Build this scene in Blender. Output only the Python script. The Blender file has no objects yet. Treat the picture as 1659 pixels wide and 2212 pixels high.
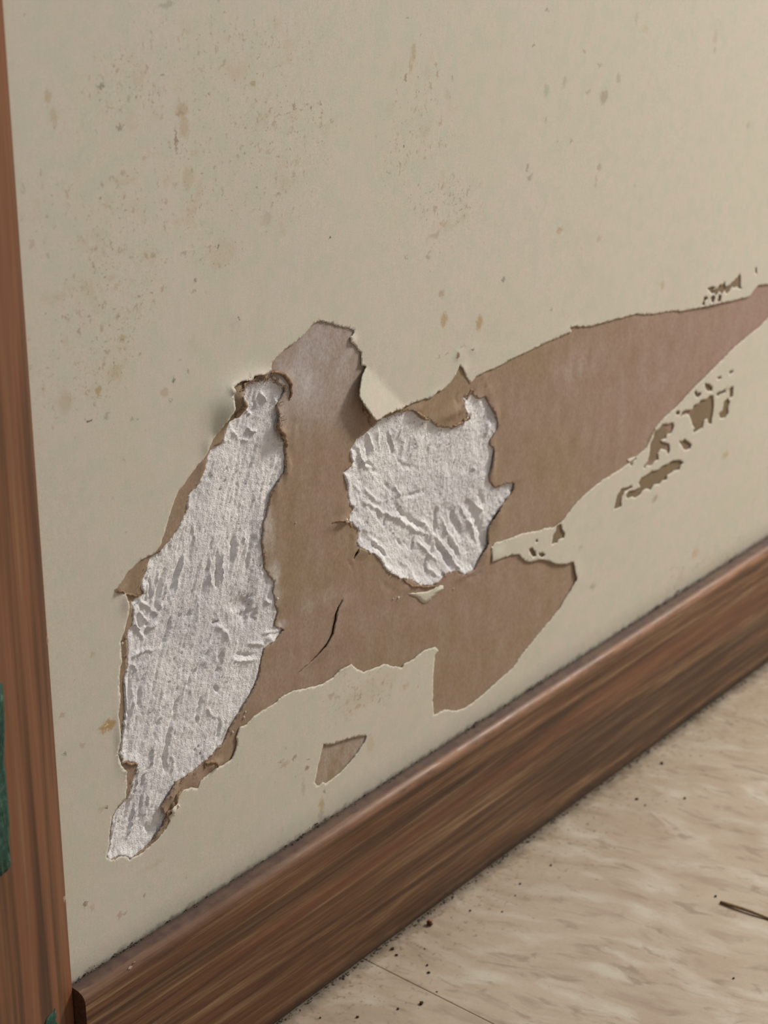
import bpy, bmesh, math, random
import numpy as np
from mathutils import Matrix, Vector, geometry

# ------------------------------------------------------------------ camera, light, exposure
sc = bpy.context.scene
COL = sc.collection
cam_d = bpy.data.cameras.new('camera')
cam = bpy.data.objects.new('camera', cam_d); COL.objects.link(cam)
cam_d.sensor_width = 36; cam_d.sensor_fit = 'HORIZONTAL'
cam_d.lens = 36 * 4300 / 1659
cam_d.clip_start = .01; cam_d.clip_end = 50
# right, up and backward axes of the camera; it stands 0.36 m from the wall and 0.41 m above the floor
RI = Vector((.6306, -.776, .0054)); BK = Vector((-.7122, -.576, .4013)); UP = BK.cross(RI)
M = Matrix((( RI.x, UP.x, BK.x, -.849*.36), (RI.y, UP.y, BK.y, -.36), (RI.z, UP.z, BK.z, 1.132*.36), (0, 0, 0, 1)))
cam.matrix_world = M
cam_d.dof.use_dof = True; cam_d.dof.focus_distance = .575; cam_d.dof.aperture_fstop = 30
sc.camera = cam

w = bpy.data.worlds.new('room_light'); sc.world = w; w.use_nodes = True
w.node_tree.nodes['Background'].inputs[0].default_value = (.98, .97, 1.0, 1)
w.node_tree.nodes['Background'].inputs[1].default_value = .23

def area(name, loc, target, size, size_y, power, col):
    l = bpy.data.lights.new(name, 'AREA'); l.shape = 'RECTANGLE'; l.size = size; l.size_y = size_y
    l.energy = power; l.color = col
    o = bpy.data.objects.new(name, l); COL.objects.link(o)
    o.location = loc
    o.rotation_euler = (Vector(target) - Vector(loc)).to_track_quat('-Z', 'Y').to_euler()
    return o
area('window_light', (1.10, -.47, .98), (.2, 0, .15), .26, .34, 17.2, (1.0, .955, .87))
area('fill_light', (.1, -1.4, 2.2), (.2, 0, .1), .9, .9, 3.5, (.93, .96, 1.0))  # unseen fill lamp added overhead
vs = sc.view_settings
vs.view_transform = 'Standard'; vs.look = 'None'; vs.gamma = 1; vs.use_curve_mapping = False
vs.exposure = 0.0

# ------------------------------------------------------------------ measured outlines, all in millimetres on the wall (x along it, z above the floor)
CREAM_HOLE = [[108.07,227.22],[110.93,226.64],[115.25,224.84],[116.5,223.96],[119.64,222.74],[122.59,221.56],[124.92,220.39],[124.8,219.29],[123.09,218.62],[123.08,217.22],[125.77,215.12],[126.86,213.52],[128.16,212.74],[128.16,211.14],[128.07,208.59],[130.5,207.44],[128.89,206.65],[127.15,205.34],[125.53,202.6],[124.35,200.43],[125.64,198.19],[128.67,194.09],[131.89,190.47],[134.33,189.97],[137.04,190.39],[142.08,189.79],[146.91,189.17],[151.69,189.2],[153.15,189.23],[157.45,188.91],[162.7,188.38],[166.24,189.26],[168.52,189.22],[173.05,190.26],[175.62,192.38],[177.67,195.13],[178.93,193.89],[181.63,190.1],[183.51,187.35],[184.76,187.48],[187.22,188.71],[191.5,188.97],[197.65,188.74],[207.76,189.4],[213.32,189.38],[221.08,189.79],[230.06,189.92],[241.38,190.01],[240.31,191.96],[244.03,191.35],[250.99,189.22],[260.97,188.21],[269.05,187.55],[275.15,186.71],[283.47,186.03],[288.92,184.32],[296.63,182.76],[309.7,180.76],[315.48,178.98],[322.2,178.22],[332.85,176.7],[341.93,175.58],[353.02,174.0],[366.52,172.42],[369.87,174.27],[373.33,175.53],[383.29,173.56],[404.3,173.29],[432.24,172.81],[414.03,163.15],[398.6,161.95],[383.45,159.25],[376.32,157.17],[367.7,155.71],[356.1,153.36],[345.54,150.26],[335.47,147.31],[326.54,144.7],[316.86,141.05],[308.14,138.9],[301.84,136.65],[298.38,132.65],[295.74,130.09],[285.39,127.9],[276.99,126.84],[266.5,126.51],[256.33,124.88],[250.49,123.17],[244.77,120.72],[241.1,118.7],[235.32,118.33],[230.03,119.97],[227.18,120.06],[218.61,122.13],[214.67,122.96],[208.89,123.22],[203.93,124.08],[199.6,124.9],[198.0,123.38],[198.55,118.0],[200.63,117.97],[209.23,116.75],[214.26,115.48],[218.4,111.32],[222.17,109.42],[227.03,108.94],[234.17,105.46],[238.13,103.12],[245.4,100.5],[249.6,99.92],[250.82,95.98],[252.38,91.65],[249.22,89.0],[241.58,83.57],[234.69,80.58],[228.98,78.3],[220.53,74.73],[212.79,70.59],[202.78,68.96],[192.96,67.18],[186.21,66.75],[180.31,67.65],[173.62,71.1],[167.38,71.63],[166.45,77.78],[166.46,87.57],[167.04,94.91],[169.06,95.67],[167.22,97.99],[163.41,98.65],[160.89,98.97],[156.43,98.0],[150.51,98.17],[149.55,97.36],[145.63,99.31],[140.31,102.35],[133.67,103.22],[129.45,103.94],[125.97,106.72],[123.34,109.33],[118.14,109.7],[114.36,108.22],[109.68,108.02],[103.96,109.28],[96.18,111.1],[91.49,111.8],[87.66,110.7],[82.62,110.46],[77.65,110.23],[74.52,108.89],[71.48,109.12],[69.76,106.54],[70.11,104.95],[69.41,102.24],[67.71,100.13],[64.46,99.7],[61.87,99.94],[58.87,99.74],[54.1,98.79],[52.83,96.85],[49.98,98.36],[45.4,99.58],[44.19,98.27],[42.35,97.29],[40.71,96.37],[41.07,94.58],[40.27,93.16],[41.14,91.39],[39.13,89.37],[36.2,87.97],[32.74,86.86],[29.33,86.06],[26.0,86.33],[24.89,86.27],[23.35,88.0],[21.06,89.33],[18.88,89.35],[16.79,90.42],[15.63,91.94],[16.91,94.84],[17.42,99.66],[18.79,104.03],[21.05,105.67],[24.02,106.99],[24.97,110.65],[24.72,115.46],[23.09,118.41],[21.93,122.52],[23.04,126.72],[22.96,131.57],[22.86,135.51],[24.06,138.3],[24.09,146.1],[25.43,150.44],[25.3,156.48],[27.44,159.9],[28.76,163.24],[28.92,165.83],[28.24,168.61],[28.07,170.28],[25.23,171.27],[24.44,172.12],[25.35,172.89],[29.18,176.06],[34.0,177.78],[39.48,177.91],[41.69,179.22],[43.48,182.37],[46.49,188.29],[49.43,192.98],[53.36,195.44],[57.33,198.32],[60.01,199.59],[61.85,202.6],[65.16,205.77],[67.17,208.39],[68.64,210.17],[69.92,211.83],[70.06,213.72],[70.2,215.49],[70.73,217.0],[70.86,217.94],[72.81,218.51],[75.79,218.46],[78.71,217.67],[80.34,218.36],[84.51,217.6],[88.16,217.69],[88.53,220.06],[90.15,220.87],[94.33,222.39],[98.52,223.38],[102.76,224.79],[105.21,226.26]]
GYP_LEFT = [[75.35,215.41],[77.11,216.7],[80.73,216.38],[85.34,215.8],[89.04,215.33],[90.56,213.23],[93.49,211.43],[94.06,209.86],[92.42,207.92],[90.39,206.1],[91.48,201.95],[89.46,200.41],[91.36,196.83],[93.72,194.39],[94.21,189.31],[93.51,184.72],[91.04,182.88],[88.57,181.05],[86.68,177.72],[85.58,173.97],[83.91,171.44],[83.34,165.42],[84.01,160.7],[84.31,156.84],[86.47,154.09],[88.64,151.01],[87.77,148.74],[88.31,145.78],[89.62,140.19],[88.08,136.6],[92.39,133.51],[87.33,131.29],[83.6,130.91],[81.64,126.87],[80.26,121.79],[77.08,118.4],[73.09,114.9],[68.1,110.93],[64.74,106.89],[60.89,105.15],[57.89,104.47],[51.95,102.95],[44.98,102.6],[42.63,101.37],[39.66,99.03],[37.69,97.63],[38.32,95.44],[39.9,93.1],[36.88,90.0],[33.37,87.96],[29.74,86.64],[26.01,86.49],[24.9,86.43],[23.36,88.15],[21.07,89.48],[18.89,89.5],[16.97,90.48],[15.99,91.91],[17.26,94.67],[18.11,99.32],[19.46,103.39],[21.56,105.12],[25.08,106.48],[26.68,108.77],[27.76,111.46],[29.56,114.11],[28.61,116.37],[26.36,118.01],[23.86,118.26],[23.02,121.93],[24.01,126.1],[25.47,132.1],[25.94,136.6],[25.84,143.2],[27.4,148.33],[27.78,154.21],[27.65,157.68],[30.24,159.65],[30.94,162.36],[30.75,164.98],[30.18,167.03],[32.99,167.09],[35.13,167.28],[34.06,170.07],[37.03,175.43],[38.55,177.13],[42.15,177.8],[46.04,179.8],[49.42,181.99],[52.91,186.27],[53.66,190.35],[57.61,192.4],[59.98,195.82],[61.24,199.17],[63.56,201.5],[68.06,201.79],[68.71,204.09],[70.53,207.29],[73.97,208.35],[75.21,211.31],[74.0,214.55]]
GYP_MID = [[132.17,186.34],[135.07,186.99],[137.53,188.08],[140.91,188.0],[145.01,188.02],[149.16,187.58],[153.35,186.67],[156.2,184.6],[158.38,182.25],[161.48,181.81],[163.42,180.45],[165.16,178.36],[166.88,177.05],[171.31,175.42],[175.53,173.99],[181.48,174.64],[183.7,175.76],[181.3,179.68],[180.44,182.96],[184.92,183.28],[188.55,180.81],[192.65,180.12],[195.94,175.61],[197.89,172.75],[200.13,169.46],[200.28,166.44],[196.47,164.11],[195.52,162.08],[198.25,159.58],[198.31,158.22],[197.41,155.16],[196.97,153.29],[195.78,150.64],[196.4,148.59],[199.71,145.31],[203.19,144.86],[206.13,144.93],[210.81,143.25],[210.4,140.8],[206.98,138.82],[204.08,137.72],[199.67,134.9],[196.63,131.64],[195.92,129.82],[196.37,125.68],[192.01,122.55],[189.01,118.42],[186.4,118.33],[183.52,118.69],[180.6,120.62],[178.76,121.81],[173.12,123.02],[169.37,121.49],[164.12,121.57],[158.14,124.13],[153.68,127.79],[148.59,130.16],[144.27,133.23],[140.71,136.5],[137.88,140.93],[135.55,143.53],[133.02,144.6],[128.23,148.21],[126.43,150.74],[127.33,152.8],[128.23,153.75],[124.87,157.42],[122.43,159.65],[123.1,161.6],[125.54,162.33],[123.33,164.63],[122.45,168.62],[121.81,172.05],[120.29,176.04],[122.69,176.34],[124.89,177.32],[123.8,180.55],[123.8,182.52],[125.55,184.1],[126.87,185.21],[130.18,185.57]]
SLITS = [[[120.12,133.93],[119.22,132.66],[117.43,131.26],[116.53,129.83],[116.3,127.67],[115.39,126.08],[114.93,123.68],[113.14,121.96],[111.58,120.47],[109.36,119.42],[107.15,118.53],[105.17,117.88],[101.46,116.98],[98.85,116.12],[104.95,117.92],[107.0,118.7],[109.21,119.65],[111.35,120.67],[112.92,122.1],[114.63,123.8],[115.09,126.15],[115.92,127.76],[116.23,129.89],[117.2,131.4],[119.0,132.8]],[[128.01,148.29],[127.33,146.78],[126.21,145.91],[125.31,145.28],[125.08,145.68],[125.76,146.86],[126.88,147.73]]]
CHIPS = [[[109.45,86.45],[111.02,85.4],[115.1,84.07],[118.54,83.55],[121.77,82.79],[126.43,81.57],[131.39,79.7],[130.21,77.79],[125.02,74.41],[118.25,71.98],[114.78,71.51],[110.89,71.27],[109.08,72.46],[107.49,72.01],[106.14,72.65],[105.26,74.26],[106.9,79.64]],[[329.28,178.23],[330.41,180.85],[332.36,180.81],[333.41,179.81],[331.47,178.93],[331.43,177.52]],[[332.63,183.81],[336.32,183.73],[338.77,182.72],[337.24,182.1],[340.04,181.93],[341.61,183.1],[344.63,182.38],[345.63,183.58],[346.96,180.9],[349.75,181.18],[352.95,181.98],[354.65,182.52],[357.2,183.8],[358.32,181.98],[358.35,179.46],[359.65,177.26],[357.15,177.86],[356.01,179.07],[353.38,179.07],[352.05,180.01],[350.13,178.59],[348.24,177.79],[346.17,179.85],[344.25,178.56],[341.98,180.54],[339.48,179.28],[337.86,180.9],[336.14,180.88],[334.16,182.71]],[[335.51,179.62],[337.38,180.21],[339.29,179.01],[338.21,176.79],[336.22,177.77]],[[341.8,179.34],[344.28,178.31],[343.42,176.15],[341.53,176.3],[340.93,177.25]],[[369.05,183.9],[370.63,183.23],[371.05,180.6],[369.72,181.22]],[[335.85,144.96],[339.55,143.61],[342.45,141.38],[342.42,139.9],[338.98,140.87],[336.72,142.79]],[[328.54,143.17],[329.98,143.6],[331.36,141.93],[332.93,142.38],[333.83,140.84],[332.05,140.26],[329.6,141.28]],[[319.52,135.75],[320.44,137.53],[324.13,137.22],[327.93,136.31],[328.87,137.96],[332.77,137.48],[333.44,138.58],[338.02,137.59],[340.86,138.4],[343.42,137.87],[344.71,133.73],[344.37,130.23],[343.79,125.81],[341.3,126.55],[340.38,128.98],[338.23,129.09],[337.24,125.99],[335.1,126.11],[330.79,125.97],[329.49,127.01],[331.13,127.81],[329.16,129.5],[327.77,132.17],[325.84,134.67],[323.37,136.04]],[[345.71,137.67],[348.68,137.81],[352.58,137.49],[353.09,136.43],[349.1,136.52],[347.12,136.17]],[[355.8,136.98],[357.79,137.54],[359.52,136.59],[359.35,132.82],[356.92,132.72]],[[352.46,132.48],[355.63,133.22],[357.54,131.03],[356.24,129.09],[357.01,126.35],[354.73,125.23],[350.6,126.11],[349.06,128.4],[351.74,129.07]],[[298.53,131.06],[300.54,132.66],[300.83,134.96],[304.09,135.37],[306.72,136.61],[310.76,135.41],[314.38,135.17],[315.01,132.75],[313.54,130.96],[310.35,131.28],[309.74,129.87],[306.34,130.26],[307.59,129.12],[312.34,126.84],[313.48,123.93],[312.05,122.63],[310.32,124.9],[306.76,126.63],[304.68,125.36],[305.56,122.53],[302.76,122.77],[300.66,121.71],[297.24,122.78],[295.46,122.08],[294.47,123.15],[297.08,124.23],[298.29,126.27],[298.45,128.75]],[[319.6,125.92],[321.65,125.1],[323.9,125.45],[327.08,123.19],[329.65,121.23],[328.66,119.9],[325.12,120.33],[322.82,122.15]],[[291.57,117.59],[293.83,118.9],[297.13,118.81],[299.83,119.22],[305.49,118.26],[308.77,118.96],[312.76,118.54],[316.12,118.91],[321.48,117.23],[324.36,115.35],[322.37,114.67],[321.62,113.27],[317.84,114.14],[315.04,113.73],[312.4,113.92],[312.38,112.17],[309.51,112.58],[307.33,111.99],[303.3,112.97],[300.68,111.56],[297.74,113.16],[295.32,113.18],[293.66,112.25],[290.45,111.7],[287.92,113.05],[284.11,113.48],[283.2,115.05],[284.92,116.07],[289.33,115.14],[293.12,115.31]],[[275.39,112.13],[276.23,114.51],[276.85,116.82],[279.85,118.67],[284.18,118.09],[287.99,117.61],[287.0,116.79],[282.37,116.9],[280.39,115.34],[280.17,113.2],[280.54,111.68],[278.44,111.37]],[[315.42,138.67],[317.31,138.95],[318.9,137.97],[318.23,137.03],[316.11,137.64]],[[345.35,144.45],[347.73,144.43],[349.07,143.42],[347.3,143.26]],[[354.73,144.26],[357.63,144.32],[358.24,143.5],[355.74,143.14]],[[283.03,129.58],[285.72,129.36],[288.66,128.88],[289.41,127.9],[287.0,127.27],[286.38,126.02],[285.25,126.56]],[[234.59,112.06],[235.25,115.1],[236.63,116.07],[237.64,118.26],[240.26,118.26],[241.02,115.82],[242.95,113.52],[242.49,111.85],[239.52,112.34],[238.11,111.55]],[[220.41,115.26],[222.68,115.0],[224.52,112.73],[225.2,110.86],[223.2,111.22],[221.67,113.02]],[[226.6,111.27],[228.61,111.09],[230.74,109.25],[229.33,108.84],[227.26,109.95]],[[224.25,117.14],[225.66,117.18],[226.3,116.06],[224.87,116.2]]]
ISLAND = [[152.55,123.2],[155.73,122.34],[159.68,121.03],[162.91,120.16],[166.41,119.7],[169.17,119.87],[170.94,119.55],[171.49,118.15],[168.73,117.47],[166.48,116.95],[164.25,116.25],[162.01,116.08],[160.26,116.91],[159.0,118.24],[157.24,120.09],[156.0,120.89]]
STROKES = [[[[131.5,186.53],[134.2,182.07],[135.34,178.66],[136.7,177.77]],0.78,0.45],[[[125.99,183.36],[128.64,181.03],[129.08,177.99],[131.99,174.16],[136.51,171.65]],0.85,0.5],[[[137.54,185.95],[138.02,181.98],[139.19,177.47]],0.85,0.35],[[[143.01,183.4],[143.96,180.18],[145.85,176.66],[146.56,175.04]],0.78,0.4],[[[151.07,183.78],[149.03,180.82],[147.91,177.9]],0.66,0.3],[[[152.11,177.71],[150.51,175.23],[149.87,171.66]],0.7,0.35],[[[159.95,175.34],[156.68,172.39],[153.43,169.45]],0.7,0.35],[[[154.72,175.82],[152.89,173.08],[151.3,170.11]],1.4,-0.45],[[[143.98,178.94],[145.65,173.76]],1.56,-0.35],[[[132.19,182.53],[133.32,177.59]],1.33,-0.4],[[[170.57,175.48],[165.79,172.45],[163.43,170.15]],0.61,0.25],[[[174.58,173.0],[169.74,170.45]],0.61,0.25],[[[161.62,175.46],[157.62,172.89]],0.6,0.25],[[[167.66,175.07],[164.09,172.65]],1.02,-0.25],[[[186.37,172.06],[181.42,169.48]],0.61,0.2],[[[195.21,168.94],[194.53,166.84]],1.94,0.5],[[[189.08,180.34],[189.92,178.48]],1.89,0.5],[[[188.3,155.7],[189.37,154.69]],0.86,0.4],[[[125.99,169.93],[129.11,166.43]],0.46,0.25],[[[132.02,166.1],[138.66,159.52]],0.78,0.3],[[[130.01,163.34],[134.31,160.5],[138.67,157.3],[143.33,153.97],[148.77,151.01],[153.83,146.85],[160.43,142.77]],1.0,0.45],[[[147.2,162.25],[149.36,158.83]],0.68,0.35],[[[151.97,157.65],[157.25,156.24],[163.05,155.95]],1.03,-0.4],[[[147.76,155.2],[151.61,150.85],[155.97,147.58],[160.65,144.01]],1.03,-0.45],[[[133.22,150.11],[136.68,146.99],[140.19,142.85],[143.26,139.16]],0.78,0.4],[[[133.92,147.32],[138.79,143.35],[141.61,140.24]],0.98,-0.45],[[[156.57,141.81],[156.38,138.92],[156.19,136.51]],0.63,-0.5],[[[141.49,152.52],[141.5,151.24]],0.6,-0.7],[[[147.92,143.85],[150.57,141.29]],0.8,-0.35],[[[168.9,147.8],[168.29,143.05],[168.16,138.6]],1.05,-0.7],[[[176.48,144.75],[177.36,140.95],[181.09,136.14],[184.13,130.33]],1.93,-0.7],[[[183.81,145.81],[189.19,140.15],[190.95,135.3],[193.51,130.48],[194.01,125.13]],2.15,-0.7],[[[167.71,136.93],[172.36,131.43],[174.77,126.84],[177.2,122.55]],1.5,-0.6],[[[174.52,135.22],[178.5,129.76],[181.72,125.54]],1.07,-0.4],[[[162.48,138.76],[166.27,134.93],[167.61,131.1]],1.26,-0.5],[[[163.86,132.44],[162.45,129.27],[163.25,126.62]],0.84,-0.45],[[[192.12,144.75],[194.09,141.39]],1.32,-0.35],[[[170.96,145.12],[172.58,141.08],[174.45,137.42],[177.59,133.97],[180.31,129.12],[183.01,125.59]],0.75,0.4],[[[180.51,145.41],[183.74,140.8],[187.01,136.14],[189.54,131.51],[191.3,126.77],[192.42,125.17]],0.86,0.45],[[[166.65,139.46],[170.74,135.36],[174.67,130.1],[177.61,125.82],[180.57,121.67],[183.26,118.79]],0.86,0.5],[[[158.06,139.81],[163.82,133.96],[167.63,130.42],[169.21,127.49]],0.73,0.45],[[[151.42,147.84],[157.98,143.62],[166.17,138.96]],0.84,0.35],[[[189.35,142.63],[193.42,138.72]],0.77,0.4],[[[158.65,146.5],[163.59,143.66],[166.63,140.13]],0.7,0.35],[[[163.46,128.4],[169.32,123.38]],0.75,0.35],[[[147.51,173.18],[151.09,168.12],[158.27,164.9]],1.17,-0.3],[[[132.66,175.03],[137.66,170.04]],1.17,-0.35],[[[140.66,166.73],[144.17,162.44],[148.86,160.59]],0.98,-0.25],[[[128.22,156.74],[132.76,152.02]],0.98,0.25],[[[182.31,179.38],[184.98,175.39]],1.26,-0.4],[[[76.97,171.48],[76.23,166.89],[73.73,162.76]],0.76,0.35],[[[80.13,171.71],[79.12,164.53],[77.35,158.92]],1.36,-0.5],[[[72.46,171.14],[72.27,165.79],[70.74,161.33]],1.15,-0.5],[[[68.72,169.54],[67.43,166.2],[67.22,160.56],[67.49,157.65]],0.51,0.55],[[[65.83,169.25],[65.44,159.59],[64.79,157.77]],0.83,-0.6],[[[62.96,169.11],[62.43,165.53],[62.23,160.78],[63.46,158.26]],0.58,0.45],[[[56.14,180.67],[56.5,176.28]],0.64,0.3],[[[52.12,181.34],[50.63,177.06],[49.18,173.89]],0.8,-0.4],[[[64.64,196.15],[62.81,192.54]],0.8,-0.35],[[[44.71,171.81],[42.5,167.79],[41.04,164.34],[40.11,160.69]],0.96,-0.55],[[[41.84,172.14],[41.27,168.53],[38.93,165.14],[38.11,163.45]],0.54,0.4],[[[45.36,167.02],[43.72,163.62],[42.1,160.51],[41.09,158.74]],0.62,0.45],[[[51.1,171.78],[49.03,167.24],[46.66,163.96],[44.42,159.62]],0.99,-0.5],[[[52.85,173.72],[51.17,169.61],[49.09,164.77],[47.43,161.07],[45.22,157.44]],0.64,0.4],[[[46.4,155.53],[45.12,152.24],[43.52,149.81],[41.74,147.45]],0.99,-0.7],[[[55.8,157.03],[53.37,153.42],[51.73,150.53]],0.99,-0.45],[[[33.35,167.24],[35.27,163.82],[39.02,160.54],[41.43,158.32]],0.58,0.45],[[[33.59,162.34],[35.57,159.72],[37.59,157.5]],0.62,0.5],[[[32.96,160.73],[34.17,157.26]],1.08,-0.5],[[[31.28,159.39],[33.23,156.48],[35.17,153.13]],0.56,0.5],[[[36.7,157.7],[36.17,154.75],[36.61,153.13]],0.93,-0.45],[[[35.88,156.01],[40.18,155.48]],0.64,0.4],[[[40.12,147.95],[34.42,149.52],[30.15,149.81]],0.8,0.5],[[[37.89,171.89],[37.92,166.37],[38.52,164.3]],0.48,-0.35],[[[36.38,164.4],[36.09,171.57]],0.62,-0.2],[[[58.09,157.63],[57.09,152.13],[55.77,148.2]],0.68,0.3],[[[64.6,162.55],[65.01,158.57]],0.85,-0.3],[[[73.25,148.91],[78.08,144.03]],3.85,-0.8],[[[63.38,146.72],[64.74,146.78]],0.66,-0.8],[[[62.41,146.65],[66.39,144.18],[68.98,140.13],[69.84,136.59]],0.85,0.35],[[[61.13,139.19],[58.49,136.33],[55.63,132.52]],1.32,-0.55],[[[66.12,137.18],[64.76,132.7],[63.21,128.29]],1.57,-0.5],[[[63.16,141.54],[59.58,139.21],[55.61,136.31]],0.77,0.3],[[[64.73,136.83],[61.9,134.33]],0.6,0.3],[[[69.71,132.82],[73.81,130.07],[80.24,128.06]],0.61,0.55],[[[71.32,133.55],[75.66,131.32],[79.68,129.85]],0.79,-0.5],[[[84.91,133.66],[86.54,132.7]],1.44,0.6],[[[82.92,136.15],[87.42,134.84],[91.55,133.68]],0.53,0.4],[[[85.24,146.17],[86.24,145.03]],1.05,0.5],[[[76.79,134.88],[82.82,132.47]],0.63,0.35],[[[29.66,147.55],[31.61,144.57],[32.66,141.07]],0.64,0.4],[[[27.61,148.83],[26.05,143.84],[26.12,139.44],[26.47,136.52],[25.44,131.67],[24.13,125.15],[23.28,120.32]],0.47,0.5],[[[29.03,146.07],[28.08,139.49],[27.75,134.21],[26.55,129.42],[26.27,125.09]],0.96,-0.6],[[[29.7,139.68],[29.95,135.02],[28.23,130.46]],0.54,0.4],[[[35.5,143.4],[32.5,138.5],[31.49,130.81]],1.16,-0.45],[[[43.53,129.18],[40.56,125.95],[37.96,122.57],[37.27,120.15]],0.82,-0.45],[[[47.44,128.42],[45.5,123.79],[42.97,118.52],[40.94,112.23]],1.15,-0.6],[[[55.14,134.39],[52.12,131.12]],1.02,-0.45],[[[53.45,135.09],[50.44,131.82],[49.43,126.65]],0.6,0.35],[[[54.81,118.8],[54.96,117.81]],0.68,-1.0],[[[57.82,125.35],[55.93,122.01],[54.46,119.57]],1.02,-0.5],[[[63.86,114.84],[62.86,109.63]],0.85,-0.4],[[[63.11,125.87],[63.86,124.94]],0.9,-0.6],[[[59.15,120.0],[62.71,115.96]],0.52,0.3],[[[53.2,109.12],[53.39,108.88]],0.35,-0.7],[[[55.07,107.33],[55.26,107.09]],0.35,-0.8],[[[54.79,109.65],[54.97,109.41]],0.34,-0.6],[[[41.81,114.45],[40.99,109.74],[41.61,107.14]],1.02,-0.6],[[[37.36,118.44],[36.12,112.91]],0.66,0.35],[[[44.44,110.63],[43.88,107.01]],0.83,0.4],[[[29.84,112.62],[28.98,107.53],[27.35,104.93]],0.96,0.5],[[[26.29,105.44],[24.96,101.79],[21.89,96.51]],1.16,-0.6],[[[29.18,104.83],[27.98,100.32],[26.41,95.82],[24.56,92.55]],0.58,0.5],[[[31.1,103.13],[30.05,98.07]],0.82,-0.4],[[[22.42,104.55],[19.63,100.56],[17.74,96.43]],0.5,0.4],[[[32.43,110.03],[31.14,106.81]],0.66,-0.3],[[[34.61,102.85],[32.44,97.68]],0.85,0.3],[[[32.18,93.12],[33.91,90.69]],1.32,-0.4],[[[73.74,207.31],[71.39,205.23],[75.03,200.64],[81.71,197.91]],0.49,0.35],[[[78.96,202.97],[81.99,200.65]],0.5,0.6],[[[84.65,211.81],[86.52,208.76]],0.58,0.5],[[[88.92,210.61],[90.81,207.25]],0.59,0.4],[[[78.16,208.1],[80.04,206.58]],0.5,0.45],[[[82.07,209.76],[81.41,207.16]],0.82,-0.35],[[[82.66,196.91],[80.55,191.86],[77.48,187.11]],1.19,-0.25],[[[71.11,197.63],[69.03,192.66],[66.94,187.68]],0.8,0.2],[[[74.55,186.62],[73.4,181.26]],0.82,-0.25]]
CREASES = [[[[112.07,172.93],[113.33,169.48],[116.76,166.05]],0.4,0.22],[[[104.73,178.32],[107.68,179.16],[109.57,178.26],[112.07,172.93]],0.54,0.16],[[[104.04,174.06],[104.94,178.25]],0.54,-0.15],[[[96.21,167.08],[96.78,164.47]],0.36,-0.3],[[[116.66,150.58],[117.53,148.86]],0.38,-0.25],[[[122.4,145.85],[124.63,142.18]],0.57,-0.25],[[[108.33,144.2],[118.15,140.1]],0.46,-0.18],[[[123.75,155.14],[122.85,150.74],[120.4,148.46]],0.78,-0.2],[[[125.98,154.37],[125.09,149.95]],0.58,0.2],[[[98.9,200.62],[96.92,192.55],[98.5,189.88]],0.7,0.3],[[[100.83,205.81],[98.7,200.68]],0.68,0.25],[[[94.46,191.13],[95.96,185.55]],0.53,0.3],[[[201.34,182.06],[197.55,179.87]],0.86,-0.25],[[[190.78,188.21],[194.35,182.39],[194.96,180.28]],0.61,0.3],[[[209.71,173.12],[210.07,171.36]],0.44,-0.25],[[[210.53,143.34],[216.65,146.02]],0.46,0.22],[[[215.38,144.36],[207.51,139.17]],0.69,0.15],[[[223.11,153.12],[228.57,154.89]],0.59,-0.15],[[[175.91,185.2],[177.26,181.64]],0.82,-0.45],[[[179.79,180.11],[177.87,178.27]],1.03,-0.4],[[[132.76,152.02],[130.48,154.39]],0.59,0.2],[[[103.96,210.64],[101.86,206.94]],1.05,0.15],[[[139.82,131.76],[149.41,123.21]],0.8,-0.2],[[[184.63,116.9],[192.56,115.73]],0.86,-0.2],[[[137.51,127.7],[110.36,131.57]],1.6,0.08],[[[89.23,141.27],[90.77,136.02]],0.54,-0.2],[[[98.41,184.78],[110.9,183.82]],1.7,0.06]]
CREAM_BUMPS = [[74.31,212.54,8.28,5.6,4.0],[68.04,206.23,2.66,4.76,1.4],[71.46,217.19,1.52,1.12,1.2],[61.94,202.55,2.16,3.5,0.6],[41.71,94.74,1.62,1.5,1.4],[83.26,217.48,3.04,1.4,0.5],[28.79,167.27,2.04,3.25,0.6],[22.96,126.42,1.44,9.0,0.5],[123.86,217.5,1.68,1.5,0.6],[179.34,192.93,2.5,2.24,0.35],[148.46,187.63,6.0,1.5,0.7],[164.89,188.8,4.8,1.28,0.3],[240.02,191.17,7.0,1.36,0.2],[200.38,119.91,3.78,2.52,0.5],[119.12,110.21,4.6,1.36,0.3],[251.89,94.03,3.1,4.0,0.3],[114.02,250.55,1.0,0.84,0.7],[75.33,236.39,0.95,0.78,0.7],[25.35,116.37,1.44,3.0,0.5],[176.69,198.65,1.44,1.12,0.5],[184.57,198.75,1.25,0.8,0.3],[3.85,203.14,6.0,26.0,-0.2]]
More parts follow.
